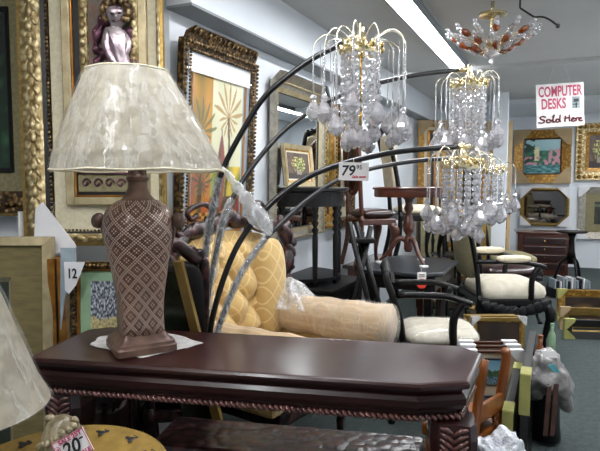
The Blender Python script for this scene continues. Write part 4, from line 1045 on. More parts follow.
# ------------------------------------------------------------------ chair maker
def make_chair(label, loc, rz, w=.5, d=.5, sh=.46, bh=1.0, fm='black_wood', sm='white_fabric', back='upholstered', arms=False, pads=None, group=None, cat='chair', apron=False, name='dining_chair', film=False, seat_t=.09, rx=0, legs='cab', rake=.08, bm_=None):
    t = thing(name, label, cat, loc, rz, group, rx)
    m = MB(); m.box((0, 0, sh-.05), (w, d, .05), bev=.008); m.build('seat_rail', fm, t)
    m = MB(); m.pill((0, -.01, sh+.01), (w*.97, d*.97, seat_t), e=5, e2=2.6, nu=32, nv=10); so = m.build('seat', sm, t, True)
    if film: m = MB(); m.pill((0, -.01, sh+.012), (w*1.0, d*1.0, seat_t*1.12), e=5, e2=2.6, nu=40, nv=16, jit=.03, js=15); m.build('plastic_film', 'film_clear', so, True)
    for s in (-1, 1):
        x = s*(w/2-.025)
        if legs == 'cab': cab_leg(x, -d/2+.03, math.atan2(-1, s), t, sh-.06, r0=.036, mat=fm, carve=False)
        else: m = MB(); m.lathe([(.012, 0), (.016, .05), (.02, .2), (.014, .22), (.024, .25), (.02, sh-.06)], c=(x, -d/2+.03, 0), seg=12); m.build('leg', fm, t, True)
        m = MB(); m.tube(catmull([(x, d/2+.05, 0), (x, d/2, sh*.5), (x, d/2-.01, sh)], 5), .02, 8); m.build('leg', fm, t, True)
        m = MB(); m.tube(catmull([(x, d/2-.01, sh-.03), (x*.98, d/2+rake*.2, sh+(bh-sh)*.4), (x*1.02, d/2+rake, bh-.04), (x*.9, d/2+rake, bh)], 5), .019, 8); m.build('back_post', fm, t, True)
        if arms:
            ah = sh+.23
            m = MB(); m.tube(catmull([(x, d/2+rake*.3, ah+.02), (x*1.06, 0, ah+.02), (x*1.1, -d/2+.12, ah), (x*1.12, -d/2+.06, ah-.02)], 5), .018, 8); ar = m.build('arm', fm, t, True)
            m = MB(); m.tube(catmull([(x*1.08, -d/2+.10, ah-.005), (x*1.08, -d/2+.15, ah-.10), (x*1.04, -d/2+.15, sh-.03)], 5), .022, 8); m.build('arm_support', fm, ar, True)
            if pads: m = MB(); m.pill((x*1.07, .02, ah+.045), (.085, d*.46, .055), e=3, nu=18, nv=10); m.build('arm_pad', pads, ar, True)
    y = d/2+rake*.55
    if back == 'upholstered':
        m = MB(); m.pill((0, y-.01, (sh+bh)/2+.05), (w*.84, .07, (bh-sh)*.80), e=6, e2=5, nu=28, nv=14, rot=(-.12, 0, 0)); m.build('back_cushion', bm_ or sm, t, True)
        m = MB(); m.tube(catmull([(-w/2+.04, d/2+rake, bh-.01), (-w*.2, d/2+rake, bh+.02), (0, d/2+rake, bh+.06), (w*.2, d/2+rake, bh+.02), (w/2-.04, d/2+rake, bh-.01)], 5), .024, 8)
        for k in range(7): m.pill(((k-3)*w*.12, d/2+rake-.01, bh+.05-.012*abs(k-3)), (.05, .04, .05), nu=8, nv=6, jit=.3, js=30)
        m.build('crest_rail', fm, t, True)
    elif back == 'splat':
        m = MB(); m.slab([(-.07, sh+.02), (.07, sh+.02), (.05, sh+.15), (.10, sh+.3), (.07, bh-.03), (-.07, bh-.03), (-.10, sh+.3), (-.05, sh+.15)], y-.01, y+.01); m.build('back_splat', fm, t)
        m = MB(); m.tube(catmull([(-w/2+.03, d/2+rake, bh-.01), (0, d/2+rake, bh+.03), (w/2-.03, d/2+rake, bh-.01)], 6), .022, 8); m.build('crest_rail', fm, t, True)
    elif back == 'oval':
        zc = (sh+bh)/2+.12
        m = MB(); m.tube([(w*.40*math.cos(a), y, zc+(bh-sh)*.40*math.sin(a)) for a in [j*PI/16 for j in range(33)]], .02, 8, cap=False); m.build('back_hoop', fm, t, True)
        m = MB(); m.pill((0, y, zc), (w*.7, .05, (bh-sh)*.72), nu=24, nv=12); m.build('back_cushion', sm, t, True)
    elif back == 'open':
        m = MB(); m.box((0, y, sh+.07), (w-.05, .016, .07), bev=.005); m.build('back_slat', fm, t)
    elif back == 'slats':
        for k in range(3): m = MB(); m.box((0, y, sh+.18+k*(bh-sh-.22)/2), (w-.05, .016, .06), bev=.005); m.build('back_slat', fm, t)
    if apron:
        m = MB()
        for k in range(9): m.pill(((k-4)*w*.1, -d/2+.0, sh-.11-.02*math.cos((k-4)*.7)), (.10, .03, .075), nu=8, nv=6, jit=.3, js=28)
        for k in range(9):
            for s in (-1, 1): m.pill((s*(w/2-.0), (k-4)*d*.1, sh-.10-.025*math.cos((k-4)*.7)), (.03, .10, .085), nu=8, nv=6, jit=.3, js=28)
        m.build('carved_apron', fm, t, True)
    return t
# the armchairs in the row at the right, each facing the aisle
q = P(508, 300, 4.3)
make_chair('black armchair with white seat and padded arms facing the aisle', (q.x-.03, 4.35, 0), PI/2, .56, .54, .47, 1.02, arms=True, pads='cream_fabric', sm='white_fabric', back='upholstered', apron=True, name='armchair', seat_t=.19, cat='armchair', bm_='linen_olive')
q = P(505, 300, 5.35)
make_chair('black chair with dark seat behind the padded armchair', (q.x, 5.4, 0), PI/2-.1, .56, .56, .46, 1.02, arms=False, sm='mahogany_dark', back='splat', name='armchair', seat_t=.14, cat='armchair')
q = P(500, 300, 6.4)
make_chair('black chair with olive upholstery near the white column', (q.x, 6.2, 0), PI/2-.1, .56, .54, .46, 1.08, arms=False, sm='linen_olive', back='upholstered', name='armchair', seat_t=.14, cat='armchair')
q = P(426, 330, 3.16)
make_chair('black chair with plastic-covered white seat beside the gold armchair', (q.x+.05, 3.12, 0), math.radians(84), .44, .42, .455, .82, fm='black_wood', sm='white_fabric', back='splat', arms=True, film=True, seat_t=.10)
# ------------------------------------------------------------------ half-round table on a low black table
def table(label, loc, rz, w, d, h, mat='black_wood', top='slate_top', name='side_table', chamfer=.0, leg='square', group=None, shelf=False, tt=.03):
    t = thing(name, label, 'table', loc, rz, group); c = chamfer
    m = MB(); pg = [(-w/2+c, -d/2), (w/2-c, -d/2), (w/2, -d/2+c), (w/2, d/2-c), (w/2-c, d/2), (-w/2+c, d/2), (-w/2, d/2-c), (-w/2, -d/2+c)] if c else [(-w/2, -d/2), (w/2, -d/2), (w/2, d/2), (-w/2, d/2)]
    m.loft([[(x*k, y*k, z) for x, y in pg] for k, z in ((.97, h-tt), (1, h-tt*.7), (1, h-tt*.2), (.985, h))]); m.build('tabletop', top, t)
    m = MB(); m.box((0, 0, h-tt-.045), (w-.08, d-.08, .09)); m.build('apron', mat, t)
    for sx in (-1, 1):
        for sy in (-1, 1):
            m = MB(); x, y = sx*(w/2-.06-c*.3), sy*(d/2-.06-c*.3)
            if leg == 'turned': m.lathe([(.012, 0), (.02, .03), (.014, .06), (.018, h*.3), (.014, h*.45), (.026, h*.5), (.014, h*.54), (.024, h*.6), (.014, h*.64), (.02, h*.7), (.022, h-tt-.02)], c=(x, y, 0), seg=14)
            else: m.loft([[(x+a*.016, y+b*.016, 0) for a, b in ((-1, -1), (1, -1), (1, 1), (-1, 1))], [(x+a*.026, y+b*.026, h-tt) for a, b in ((-1, -1), (1, -1), (1, 1), (-1, 1))]])
            m.build('leg', mat, t, leg == 'turned')
    if shelf: m = MB(); m.box((0, 0, h*.3), (w-.1, d-.1, .02)); m.build('shelf', mat, t)
    return t
q = P(322, 286, 3.62); LZ = q.z; lw = RM(-1.46, 3.52, 0)
table('low black table under the half-round table', lw, WALLROT, .60, .42, LZ, top='black_wood')
hq = RM(-1.655, 3.50, 0); HB = LZ
ht = thing('half_round_table', 'black half-round table with turned legs and a pale oval knob', 'table', (hq.x, hq.y, HB), WALLROT); HH = 1.272-HB; HR = .33
def half(k, z, n=24): return [(HR*k*math.cos(a), -HR*1.12*k*math.sin(a), z) for a in [PI*j/n for j in range(n+1)]]
m = MB(); m.loft([half(.98, HH-.03), half(1.02, HH-.024), half(1.02, HH-.006), half(1.0, HH)]); m.build('tabletop', 'black_wood', ht)
m = MB(); m.loft([half(.93, HH-.125), half(.93, HH-.03)]); m.build('apron', 'black_wood', ht)
m = MB(); m.pill((.04, -HR*1.07, HH-.075), (.03, .016, .045), nu=14, nv=8); m.build('oval_knob', 'silver_frame', ht, True)
m = MB(); m.loft([half(.88, .03), half(.88, .05)]); m.build('shelf', 'black_wood', ht)
for a in (.12, 1.05, 1.65, PI-.12, 2.3):
    m = MB(); x, y = HR*.84*math.cos(a), -HR*.95*math.sin(a)
    h = HH-.12; m.lathe([(.014, 0), (.02, .02), (.016, .05), (.019, h*.45), (.019, h*.62), (.012, h*.66), (.024, h*.70), (.012, h*.74), (.025, h*.79), (.012, h*.83), (.026, h*.88), (.014, h*.92), (.024, h*.96), (.024, h)], c=(x, y, 0), seg=16); m.build('leg', 'black_wood', ht, True)
# ------------------------------------------------------------------ black table with the red tag, pedestal table standing on it
q = P(400, 265, 3.85); BZ = q.z
sl = RM(-.93, 3.88, 0)
bt = table('slate-topped black table carrying the brown pedestal table', sl, -PSI, .56, .78, BZ, chamfer=.1, shelf=True, name='dining_table')
q = P(421, 279, 3.48)
t = thing('price_tag', 'white and red tag hanging on the edge of the slate-topped table', 'price tag', (q.x, 3.46, q.z))
m = MB(); m.box((0, 0, .025), (.055, .002, .045)); m.build('card', 'paper', t); m = MB(); m.lathe([(.032, -.001), (.032, .001)], c=(0, -.002, -.025), rot=(PI/2, 0, 0), seg=20); m.build('red_disc', 'red_tag', t); m = MB(); m.box((0, -.002, .03), (.035, .001, .006)); m.box((0, -.002, .018), (.035, .001, .004)); m.build('print', 'ink_black', t)
m = MB(); m.tube([(0, 0, .045), (0, .03, .07)], .001, 5); m.build('string', 'paper', t)
pq = P(409, 190, 3.95)
pd = thing('pedestal_table', 'brown round-edged pedestal table standing on the slate-topped table', 'table', (pq.x, 3.95, BZ)); PH = P(409, 187, 3.95).z-BZ
m = MB(); m.lathe([(.235, PH-.07), (.24, PH-.065), (.24, PH-.02), (.25, PH-.016), (.255, PH-.006), (.245, PH)], seg=48, exps=[3.2]*6, sy=.7); m.build('tabletop', 'brown_wood', pd, 2)
m = MB(); m.lathe([(.05, PH-.07), (.03, PH-.09), (.024, PH-.12), (.035, PH-.15), (.02, PH-.18), (.03, PH-.22), (.042, PH-.27), (.036, PH-.31), (.018, PH-.34), (.03, PH-.36), (.03, .10), (.022, .08)], seg=24); m.build('pedestal', 'brown_wood', pd, True)
for k in range(3):
    a = k*2*PI/3-1.2; m = MB(); m.tube(catmull([(.01*math.cos(a), .01*math.sin(a), .16), (.07*math.cos(a), .07*math.sin(a), .17), (.14*math.cos(a), .14*math.sin(a), .07), (.2*math.cos(a), .2*math.sin(a), .016)], 5), [.02-.0006*i for i in range(16)], 8); lg = m.build('leg', 'brown_wood', pd, True)
    m = MB(); m.lathe([(.03, .0), (.03, .008), (.01, .012)], c=(.2*math.cos(a), .2*math.sin(a), 0), seg=16); m.build('foot_pad', 'paper', lg)
# platform with chairs on it
PZZ = .62
plq = RM(-1.26, 4.76, 0)
table('long dark brown table at the back carrying two chairs', (plq.x, plq.y, 0), WALLROT, .86, .70, PZZ, mat='brown_wood', top='mahogany_dark', name='dining_table')
q = P(421, 210, 4.8)
make_chair('carved black chair with tan back standing on the long dark table', (q.x-.04, 4.82, PZZ), PI/2+.1, .38, .38, .44, 1.10, sm='cream_fabric', back='upholstered', rake=.1)
q = P(366, 210, 4.5)
make_chair('oval-backed mahogany chair standing on the long dark table', (q.x+.05, 4.6, PZZ), PI/2+.3, .34, .30, .42, .96, fm='brown_wood', sm='mahogany_dark', back='oval', rake=.02)
# crossed black folding stand
q = P(360, 300, 3.45)
fs = thing('folding_chair', 'folded black chair with crossing legs beside the slate-topped table', 'chair', (q.x, 3.42, 0))
def F_(px, py, y): p = P(px, py, y); return (p.x-q.x, y-3.42, p.z)
for a, b, yy in (((349, 222), (372, 318), 3.38), ((371, 226), (352, 312), 3.42), ((356, 222), (383, 318), 3.46), ((362, 232), (358, 318), 3.50)):
    pa, pb = Vector(F_(*a, yy)), Vector(F_(*b, yy)); e = pb+(pb-pa)*((pb.z-.02)/(pa.z-pb.z))
    m = MB(); m.tube([pa, pb, e], .017, 8); m.build('leg', 'black_wood', fs, True)
m = MB(); m.box((Vector(F_(361, 240, 3.44))), (.16, .14, .03), bev=.008); m.build('cross_rail', 'black_wood', fs)
# more black chairs filling the middle of the shop
for (px, Y, rz, lab, bk, fm) in ((466, 6.85, 1.5, 'black chair with tall pale upholstered back left of the farthest armchair', 'upholstered', 'black_wood'),):
    q = P(px, 300, Y); make_chair(lab, (q.x, Y, 0), rz, .44, .44, .46, 1.02 if bk == 'splat' else 1.12, fm=fm, sm='cream_fabric' if Y > 6 else 'black_lacquer', back=bk)
# dark carved chair between the lamp and the gold armchair, and leaning frame
q = P(180, 300, 2.2)
dc = make_chair('very dark carved chair behind the vase lamp', (q.x-.01, 2.2, 0), math.radians(190), .26, .24, .46, 1.02, fm='carved_wood', sm='black_lacquer', back='upholstered', rake=.05)
q = P(177, 262, 1.96); q2 = P(196, 338, 1.96)
t = thing('leaning_frame', 'yellow wooden frame edge leaning behind the vase lamp', 'picture frame', (q2.x, 1.98, 0), 0)
m = MB(); dx = (q.x-q2.x)/(q.z-q2.z); m.loft([[(dx*(z-q2.z)-.015, -.02, z), (dx*(z-q2.z)+.015, -.02, z), (dx*(z-q2.z)+.015, .02, z), (dx*(z-q2.z)-.015, .02, z)] for z in (0, q.z-.02, q.z)]); m.build('stile', 'yellow_wood', t)
m = MB(); m.loft([[(dx*(z-q2.z)-.12, -.01, z), (dx*(z-q2.z)-.015, -.01, z), (dx*(z-q2.z)-.015, .01, z), (dx*(z-q2.z)-.12, .01, z)] for z in (0.02, q.z-.04)]); m.build('panel', 'dark_glass', t)

# dark open shelf stand and leaning boxed frames behind the armchair
q = P(451, 222, 5.3)
t = thing('shelf_stand', 'tall narrow black open stand behind the nearest white armchair', 'shelf', (q.x, 5.32, 0), .2)
for sx in (-1, 1):
    for sy in (-1, 1):
        m = MB(); m.lathe([(.012, 0), (.016, .05), (.012, .3), (.02, .34), (.012, .38), (.014, .7), (.02, .74), (.012, .78), (.014, q.z), (.02, q.z+.03)], c=(sx*.12, sy*.12, 0), seg=10); m.build('post', 'black_wood', t, True)
for z in (.12, .36, .62, q.z-.02): m = MB(); m.box((0, 0, z), (.28, .28, .022), bev=.004); m.build('shelf', 'black_wood', t)
# ------------------------------------------------------------------ framed pictures stacked by the aisle
def figure(u, v):
    c = mixf(H_('#1a120c'), H_('#3a2616'), .5+N(u, v, 4)); r = math.hypot((u-.36)*1.2, v-.35)
    return mixf(c, H_('#b8945c'), max(0, 1-r*3.2)*(.6+N(u, v, 12)))
def landscape(u, v):
    c = mixf(H_('#9fc0cf'), H_('#5f8fa6'), v) if v > .55+.1*N(u, 0, 5) else mixf(H_('#1f3b2c'), H_('#46643c'), .5+N(u, v, 9))
    if v < .3: c = mixf(H_('#2c3f52'), H_('#8fb0bc'), .4+N(u, v, 14, 4))
    return c
for i, (pl_, pr_, py, Y, lab) in enumerate(((463, 514, 314, 3.42, 'gilt framed picture at the very back of the aisle stack'), (467, 519, 315, 3.36, 'gilt framed picture second from the back of the aisle stack'), (472, 524, 317, 3.30, 'gilt framed dark figure painting in the stack under the white armchair'))):
    a, b = P(pl_, py, Y), P(pr_, py, Y)
    picture('framed_picture', lab, 'picture', ((a.x+b.x)/2, Y, 0), 0, b.x-a.x, a.z, [('frame', 'gilt_plain', 0, .02, .022, .02), ('carved_moulding', 'gilt_bright', .02, .012, .016, .010)], figure, 30, 40, corners=('TL', 'TR') if i == 2 else (), cornmat='wrap_milky', corn=.05, group=None)
for i, (pl_, pr_, py, Y, lab) in enumerate(((459, 514, 341, 2.86, 'rearmost white-cornered frame of the front stack'), (461, 518, 345, 2.80, 'middle white-cornered frame of the front stack'), (462, 521, 350, 2.74, 'front picture of the stack with a small landscape in a wide beige mount'))):
    a, b = P(pl_, py, Y), P(pr_, py, Y); W_ = b.x-a.x
    fn = landscape
    t = picture('framed_picture', lab, 'picture', ((a.x+b.x)/2, Y, 0), 0, W_, a.z, [('frame', 'brown_wood', 0, .010, .022, .02)], None, corners=('TL', 'TR'), cornmat='card_white', corn=.075)
    m = MB(); m.box((0, -.006, a.z/2), (W_-.018, .006, a.z-.018)); m.build('mount', 'mat_beige', t)
    if i == 2:
        za, zb = P(490, 357, Y).z, P(490, 385, Y).z; x0, x1 = P(484, 370, Y).x-t.location.x, P(507, 370, Y).x-t.location.x
        m = MB(); ring_at(m, x0, x1, zb, za, .012, .010); m.build('inner_frame', 'black_lacquer', t)
        canvas(t, x0+.01, x1-.01, zb+.01, za-.01, -.012, landscape, 36, 36)
        z2 = P(490, 394, Y).z
        m = MB(); ring_at(m, x0-.02, x1-.01, z2-.30, z2, .014, .010); m.build('inner_frame', 'black_lacquer', t)
        canvas(t, x0-.01, x1-.02, z2-.29, z2-.01, -.012, lambda u, v: mixf(H_('#8b8d92'), H_('#4e5056'), .5+N(u, v, 12)), 20, 30)
# orange wooden chair with a bag of film on its seat
q = P(494, 430, 2.15)
oc = make_chair('orange-brown wooden chair in front of the picture stack', (q.x-.125, 2.16, 0), math.radians(225), .24, .22, .38, .655, fm='orange_wood', sm='orange_wood', back='open', legs='turned', seat_t=.03, rake=.02)
m = MB(); bq = P(494, 449, 1.98)
m.pill((0, 0, .0), (.20, .16, .44), e2=3, nu=72, nv=60, jit=.26, js=14); o = m.build('plastic_bag', 'film_silver', None, True); o.location = (bq.x-.02, 1.86, .21)
tag(o, 'crumpled silvery plastic sack at the bottom between the console and the orange chair', 'plastic bag')
# row of frames standing edge-on along the aisle with yellow cardboard corners
for i, (xr_, y0_, ln_, h, lab) in enumerate(((-.095, 2.30, .72, .555, 'outermost black frame of the edge-on row, yellow corners facing the aisle'), (-.15, 2.22, .64, .43, 'lower frame of the edge-on row, nearest the orange chair'))):
    p = RM(xr_, y0_+ln_/2, 0); Y = p.y
    t = thing('picture_frame', lab, 'picture frame', (p.x, Y, 0), PI/2-PSI)
    m = MB(); rail(m, ln_, h, 0, .05, .015, .015, .010); m.build('frame', 'black_lacquer', t)
    m = MB(); m.box((0, 0, h/2), (ln_-.08, .01, h-.08)); m.build('panel', 'mat_beige' if i else 'dark_glass', t)
    for sx, zt in ((-1, h), (-1, 0.08)) + (((1, h),) if i == 1 else ()):
        m = MB(); x = sx*(ln_/2)
        m.box((x+(.05 if sx < 0 else -.05), 0, zt+.003-.01), (.10, .040, .02)); m.box((x, 0, zt-.08 if zt > .1 else zt), (.008 if abs(sx) == 1 else .06, .040, .16 if zt > .1 else .1)); m.build('corner_protector', 'card_yellow', t)
# grey garment bag draped over the row
bagc = P(546, 374, 2.78)
bag = thing('plastic_bag', 'grey plastic bag of clothes slumped over the edge-on frames by the aisle', 'bag', (bagc.x, 2.78, bagc.z))
m = MB(); m.pill((-.015, 0, .0), (.25, .24, .25), e=2.4, nu=60, nv=40, rot=(0, -.35, 0), jit=.32, js=11)
m.tube(catmull([(.0, .0, .02), (.055, -.02, -.07), (.10, -.02, -.16), (.115, -.02, -.19)], 5), [.075-.0042*i for i in range(16)], 14)
m.build('bag_body', 'grey_bag', bag, True)
def BP(px, py, Y=2.64): p = P(px, py, Y); return p-bag.location
m = MB(); m.slab([(BP(549, 366).x, BP(549, 366).z), (BP(554, 364.5).x, BP(554, 364.5).z), (BP(562, 374).x, BP(562, 374).z), (BP(553, 371).x, BP(553, 371).z)], -.135, -.13); m.build('teal_print', 'teal_print', bag)
m = MB(); m.slab([(BP(543, 352).x, BP(543, 352).z), (BP(557, 352).x, BP(557, 352).z), (BP(559, 359).x, BP(559, 359).z), (BP(545, 358).x, BP(545, 358).z)], -.125, -.12); m.build('paper_note', 'paper', bag)
# dark clothes rack / chair under the bag with two brown straps
cq2 = P(546, 400, 2.75)
t = thing('draped_stool', 'black draped stool under the grey bag with brown straps hanging down', 'stool', (cq2.x, 2.78, 0))
zt = P(543, 392, 2.75).z
m = MB(); m.loft([[(.07*k*math.cos(a), .10*k*math.sin(a), z) for a in [j*PI/12 for j in range(24)]] for k, z in ((1.15, .02), (1.05, zt*.4), (1.0, zt*.8), (.9, zt), (.4, zt+.01))]); m.build('drape', 'black_lacquer', t, True)
for px in (549, 556):
    a, b = P(px, 385, 2.64), P(px-1, 437, 2.64); m = MB(); m.box(((a.x+b.x)/2-cq2.x, -.125, (a.z+b.z)/2), (.022, .006, a.z-b.z), rot=(0, .05, 0)); m.build('strap', 'strap_brown', t)
# small clutter between the armchair leg and the bag
for (px, py, Y, r, h, mt, lab) in ((540, 352, 3.5, .03, .30, 'orange_wood', 'small orange wooden post beside the grey bag'), (552, 335, 4.0, .025, .22, 'mat_green', 'slim green bottle standing beside the armchair leg')):
    p = P(px, py, Y); o = thing('bottle' if 'bottle' in lab else 'wooden_post', lab, 'bottle' if 'bottle' in lab else 'post', (p.x, Y, 0))
    m = MB(); z1 = p.z+h*.3; m.lathe([(r, 0), (r, z1*.75), (r*.4, z1*.88), (r*.5, z1)], seg=16); m.build('body', mt, o, True); m = MB(); m.lathe([(r*.55, z1), (r*.55, z1+.02)], seg=12); m.build('cap', mt, o)
# ------------------------------------------------------------------ stack at the right edge
for i, (px, py, Y, mt, cm, lab) in enumerate(((559, 290, 5.2, 'gilt_bright', 'card_yellow', 'gilt frame with yellow cardboard corners at the back of the right-hand stack'), (562, 308, 4.9, 'gilt_plain', 'card_tan', 'gilt frame in the middle of the right-hand stack'), (566, 320, 4.6, 'black_lacquer', 'card_yellow', 'black frame with green-grey corner cards at the front of the right-hand stack'))):
    a = P(px, py, Y); W_ = .62
    picture('framed_picture', lab, 'picture', (a.x+W_/2, Y, 0), -.12, W_, a.z, [('frame', mt, 0, .06, .035, .02), ('inner_lip', 'gilt_plain', .06, .012, .02, .014)], figure if i < 2 else (lambda u, v: mixf(H_('#15191c'), H_('#2c3336'), .5+N(u, v, 4))), 24, 30, corners=('TL', 'TR', 'BL'), cornmat=cm, corn=.09, rx=math.radians(-2))
# ------------------------------------------------------------------ back of the shop
xl, zt = wallB(511, 126); xr, zb = wallB(575, 186)
def castle(u, v):
    c = mixf(H_('#5f95a0'), H_('#a4c6c8'), v) if v > .68 else mixf(H_('#1f4f48'), H_('#3f7a58'), .5+N(u, v, 10))
    if .28 < u < .42 and .38 < v < .78: c = mixf(H_('#c9c48a'), H_('#e0dcb4'), .5+N(u, v, 20))
    if u < .3 and v > .3 and N(u, v, 6, 3) > -.1: c = H_('#1d4436')
    if abs(v-.38) < .12 and N(u, v, 9, 7) > .05: c = H_('#c58a9a')
    if u > .68 and .3 < v < .72 and N(u, v, 8, 8) > -.1: c = H_('#b98a90')
    if v < .26: c = mixf(H_('#22585e'), H_('#78b0ae'), .4+N(u*1, v*3, 8, 2))
    return c
def wallpic(px0, px1, pyt, pyb, **k):
    x0, zt = wallB(px0, pyt); x1, _ = wallB(px1, pyt); zb = wallB(px0, pyb)[1]
    return RM((x0+x1)/2, BACKY-.02, zb), abs(x1-x0), zt-zb
c, w_, h_ = wallpic(515, 572, 131, 183)
picture('framed_picture', 'gilt framed painting of a lakeside house and garden on the back wall under the sign', 'picture', c, BACKROT, w_, h_, [('frame', 'gilt_bright', 0, .13, .06, .03), ('dark_lip', 'brown_wood', .13, .02, .03, .02)], castle, 70, 60, corners=('TL', 'TR', 'BL', 'BR'), cornmat='card_tan', corn=.26)
c, w_, h_ = wallpic(521, 570, 188, 225)
om = thing('wall_mirror', 'octagonal gilt mirror on the back wall below the lakeside painting', 'mirror', c, BACKROT)
def octw(k, y, ch=.13): a_, b_ = w_/2*k, h_/2*k; c_ = ch*k; return [(-a_+c_, y, h_/2-b_), (a_-c_, y, h_/2-b_), (a_, y, h_/2-b_+c_), (a_, y, h_/2+b_-c_), (a_-c_, y, h_/2+b_), (-a_+c_, y, h_/2+b_), (-a_, y, h_/2+b_-c_), (-a_, y, h_/2-b_+c_)]
m = MB(); m.loft([octw(1, 0), octw(1, -.05), octw(.93, -.06), octw(.84, -.02)], cap=False); m.build('frame', 'gilt_plain', om)
m = MB(); m.loft([octw(.86, -.012), octw(.85, -.016)]); m.build('mirror_glass', 'mirror_dim', om)
for sx in (-1, 1):
    for sz in (0, 1):
        m = MB(); x = sx*w_/2; z = h_*sz; d = 1 if sz == 0 else -1; m.slab([(x, z), (x-sx*.17, z), (x, z+d*.17)], -.07, -.064); m.build('corner_protector', 'card_white', om)
c, w_, h_ = wallpic(577, 625, 124, 180)
picture('framed_picture', 'ornate gilt framed fruit still life at the right edge of the back wall', 'picture', c, BACKROT, w_, h_, [('frame', 'gilt_ornate', 0, .13, .06, .03), ('gilt_lip', 'gilt_bright', .13, .05, .04, .02)], bouquet, 40, 40, beadspec=[('gilt_bright', .05, .06, .03, .07, 1)])
c, w_, h_ = wallpic(579, 625, 187, 238)
picture('framed_picture', 'grey-green framed picture at the right edge below the fruit still life', 'picture', c, BACKROT, w_, h_, [('frame', 'silver_frame', 0, .10, .05, .03), ('linen_mount', 'linen_olive', .10, .12, .02, .02)], glassdark, 20, 20, corners=('TL', 'BL'), cornmat='card_white', corn=.16)
# frames leaning at the far left corner, brown with cardboard corners
for i, (p0, p1, pt, pb, Y, lab) in enumerate(((418, 446, 121, 262, 7.2, 'tall gilt frame with cardboard corners behind the pedestal table'), (447, 494, 122, 262, 7.35, 'tall gilt frame with a cardboard corner left of the white column'))):
    a, b = P(p0, pt, Y), P(p1, pt, Y); zb = 0
    picture('framed_picture', lab, 'picture', ((a.x+b.x)/2, Y, 0), 0, b.x-a.x, a.z, [('frame', 'gilt_bright', 0, .08, .05, .03), ('linen_mount', 'linen', .08, .04, .03, .02), ('gold_lip', 'gold_line', .12, .03, .03, .02)], glassdark, 10, 20, corners=('TL', 'TR'), cornmat='card_tan', corn=.2)
p = P(510, 120, 6.9)
t = thing('cardboard_strip', 'tall tan cardboard packing standing right of the white column', 'cardboard', (p.x, 7.0, 0)); m = MB(); m.box((0, 0, p.z/2), (.14, .04, p.z), bev=.006); m.build('board', 'card_tan', t); m = MB(); m.box((0, -.024, p.z*.3), (.05, .006, p.z*.55)); m.build('gilt_strip', 'gilt_bright', t)
# cabinet of small drawers
a, b = P(524, 234, 7.8), P(572, 234, 7.8)
cb = thing('cabinet', 'reddish-brown low cabinet with dark trays below the octagonal mirror', 'cabinet', ((a.x+b.x)/2, 8.0, 0), -.3); W_ = b.x-a.x; h_ = a.z
m = MB(); m.box((0, 0, h_/2), (W_, .35, h_), bev=.01); m.build('body', 'brown_wood', cb)
m = MB(); m.box((0, 0, h_+.01), (W_+.04, .4, .03), bev=.006); m.build('top', 'brown_wood', cb)
for j in range(4): 
    m = MB(); m.box((.02, -.18, h_-.10-j*.12), (W_-.12, .02, .085), bev=.004); dr = m.build('drawer', 'mahogany_dark', cb)
    m = MB(); m.ball((.02, -.198, h_-.10-j*.12), .012, 8); m.build('knob', 'brass', dr, True)
q = P(572, 235, 6.9)
t = thing('pedestal_table', 'small black round pedestal table in front of the back wall', 'table', (q.x, 6.9, 0)); h_ = P(572, 231, 6.9).z
m = MB(); m.lathe([(.02, h_-.03), (.17, h_-.02), (.18, h_-.01), (.18, h_)], seg=28); m.build('tabletop', 'black_wood', t, 2)
m = MB(); m.lathe([(.05, h_-.03), (.03, h_-.1), (.04, h_-.25), (.06, h_-.36), (.04, .35), (.05, .3)], seg=16); m.build('pedestal', 'black_wood', t, True)
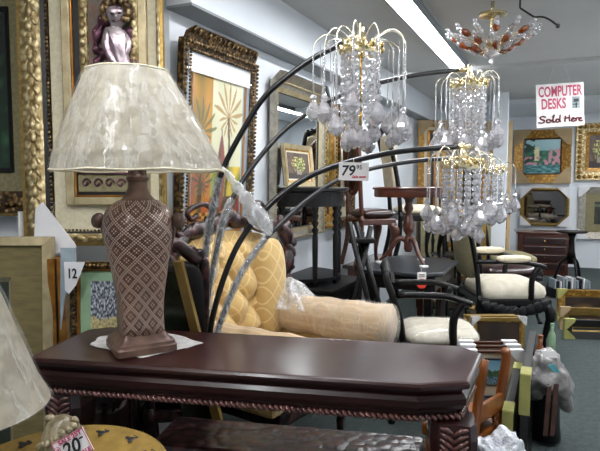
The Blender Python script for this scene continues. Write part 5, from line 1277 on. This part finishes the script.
for k in range(3):
    an = k*2*PI/3+.5; m = MB(); m.tube(catmull([(.02*math.cos(an), .02*math.sin(an), .38), (.12*math.cos(an), .12*math.sin(an), .3), (.2*math.cos(an), .2*math.sin(an), .05), (.26*math.cos(an), .26*math.sin(an), .015)], 5), .02, 8); m.build('leg', 'black_wood', t, True)
# shelf unit with upright magazines
a, b = P(551, 272, 6.3), P(590, 272, 6.3)
t = thing('low_shelf', 'low dark shelf of grey magazines behind the right-hand stack', 'shelf', ((a.x+b.x)/2, 6.4, 0)); W_ = b.x-a.x; zt = P(551, 288, 6.3).z
m = MB(); m.box((0, 0, zt/2), (W_, .26, zt), bev=.006); m.build('body', 'black_wood', t)
rnd = random.Random(9)
for k in range(13):
    x = a.x+.02+(W_-.04)*k/12.6; hh = rnd.uniform(.08, .14)
    m = MB(); m.box((0, 0, hh/2), (.018, .16, hh), bev=.002); o = m.build('magazine', ('mat_grey', 'black_lacquer', 'card_white', 'soffit_grey')[k % 4], None); o.location = (x+.01, 6.32, zt+.001); o.rotation_euler = (0, rnd.uniform(-.05, .05), 0)
    tag(o, 'thin upright magazine on the low dark shelf', 'magazine', 'magazines on the low shelf')

# dark clutter standing behind the chairs: boxed frames leaning in a row
for i, (px, Y, w0, h0, mt, fm_, lab) in enumerate(((431, 5.75, .30, .98, 'linen_olive', 'black_wood', 'dark frame with olive face leaning left of the shelf stand'), (474, 5.72, .22, 1.06, 'linen_olive', 'gilt_plain', 'narrow gilt-edged olive frame leaning behind the armchair back'), (487, 7.1, .26, .98, 'linen', 'black_wood', 'black framed pale panel leaning near the white column'))):
    q = P(px, 300, Y); t = thing('leaning_frame', lab, 'picture frame', (q.x, Y, 0), -.2, rx=math.radians(-6))
    m = MB(); rail(m, w0, h0, 0, .035, .0, .03, .02); m.build('frame', fm_, t)
    m = MB(); m.box((0, -.004, h0/2), (w0-.05, .008, h0-.05)); m.build('panel', mt, t)
# plastic-wrapped low black crate under the padded armchair
q = P(500, 300, 4.33)
t = thing('storage_crate', 'low black crate under the padded armchair', 'crate', (q.x-.02, 4.36, 0)); m = MB(); m.box((0, 0, .12), (.34, .34, .24), bev=.01); m.build('body', 'black_wood', t); m = MB(); m.box((0, 0, .25), (.36, .36, .025), bev=.006); m.build('lid', 'mahogany_dark', t)
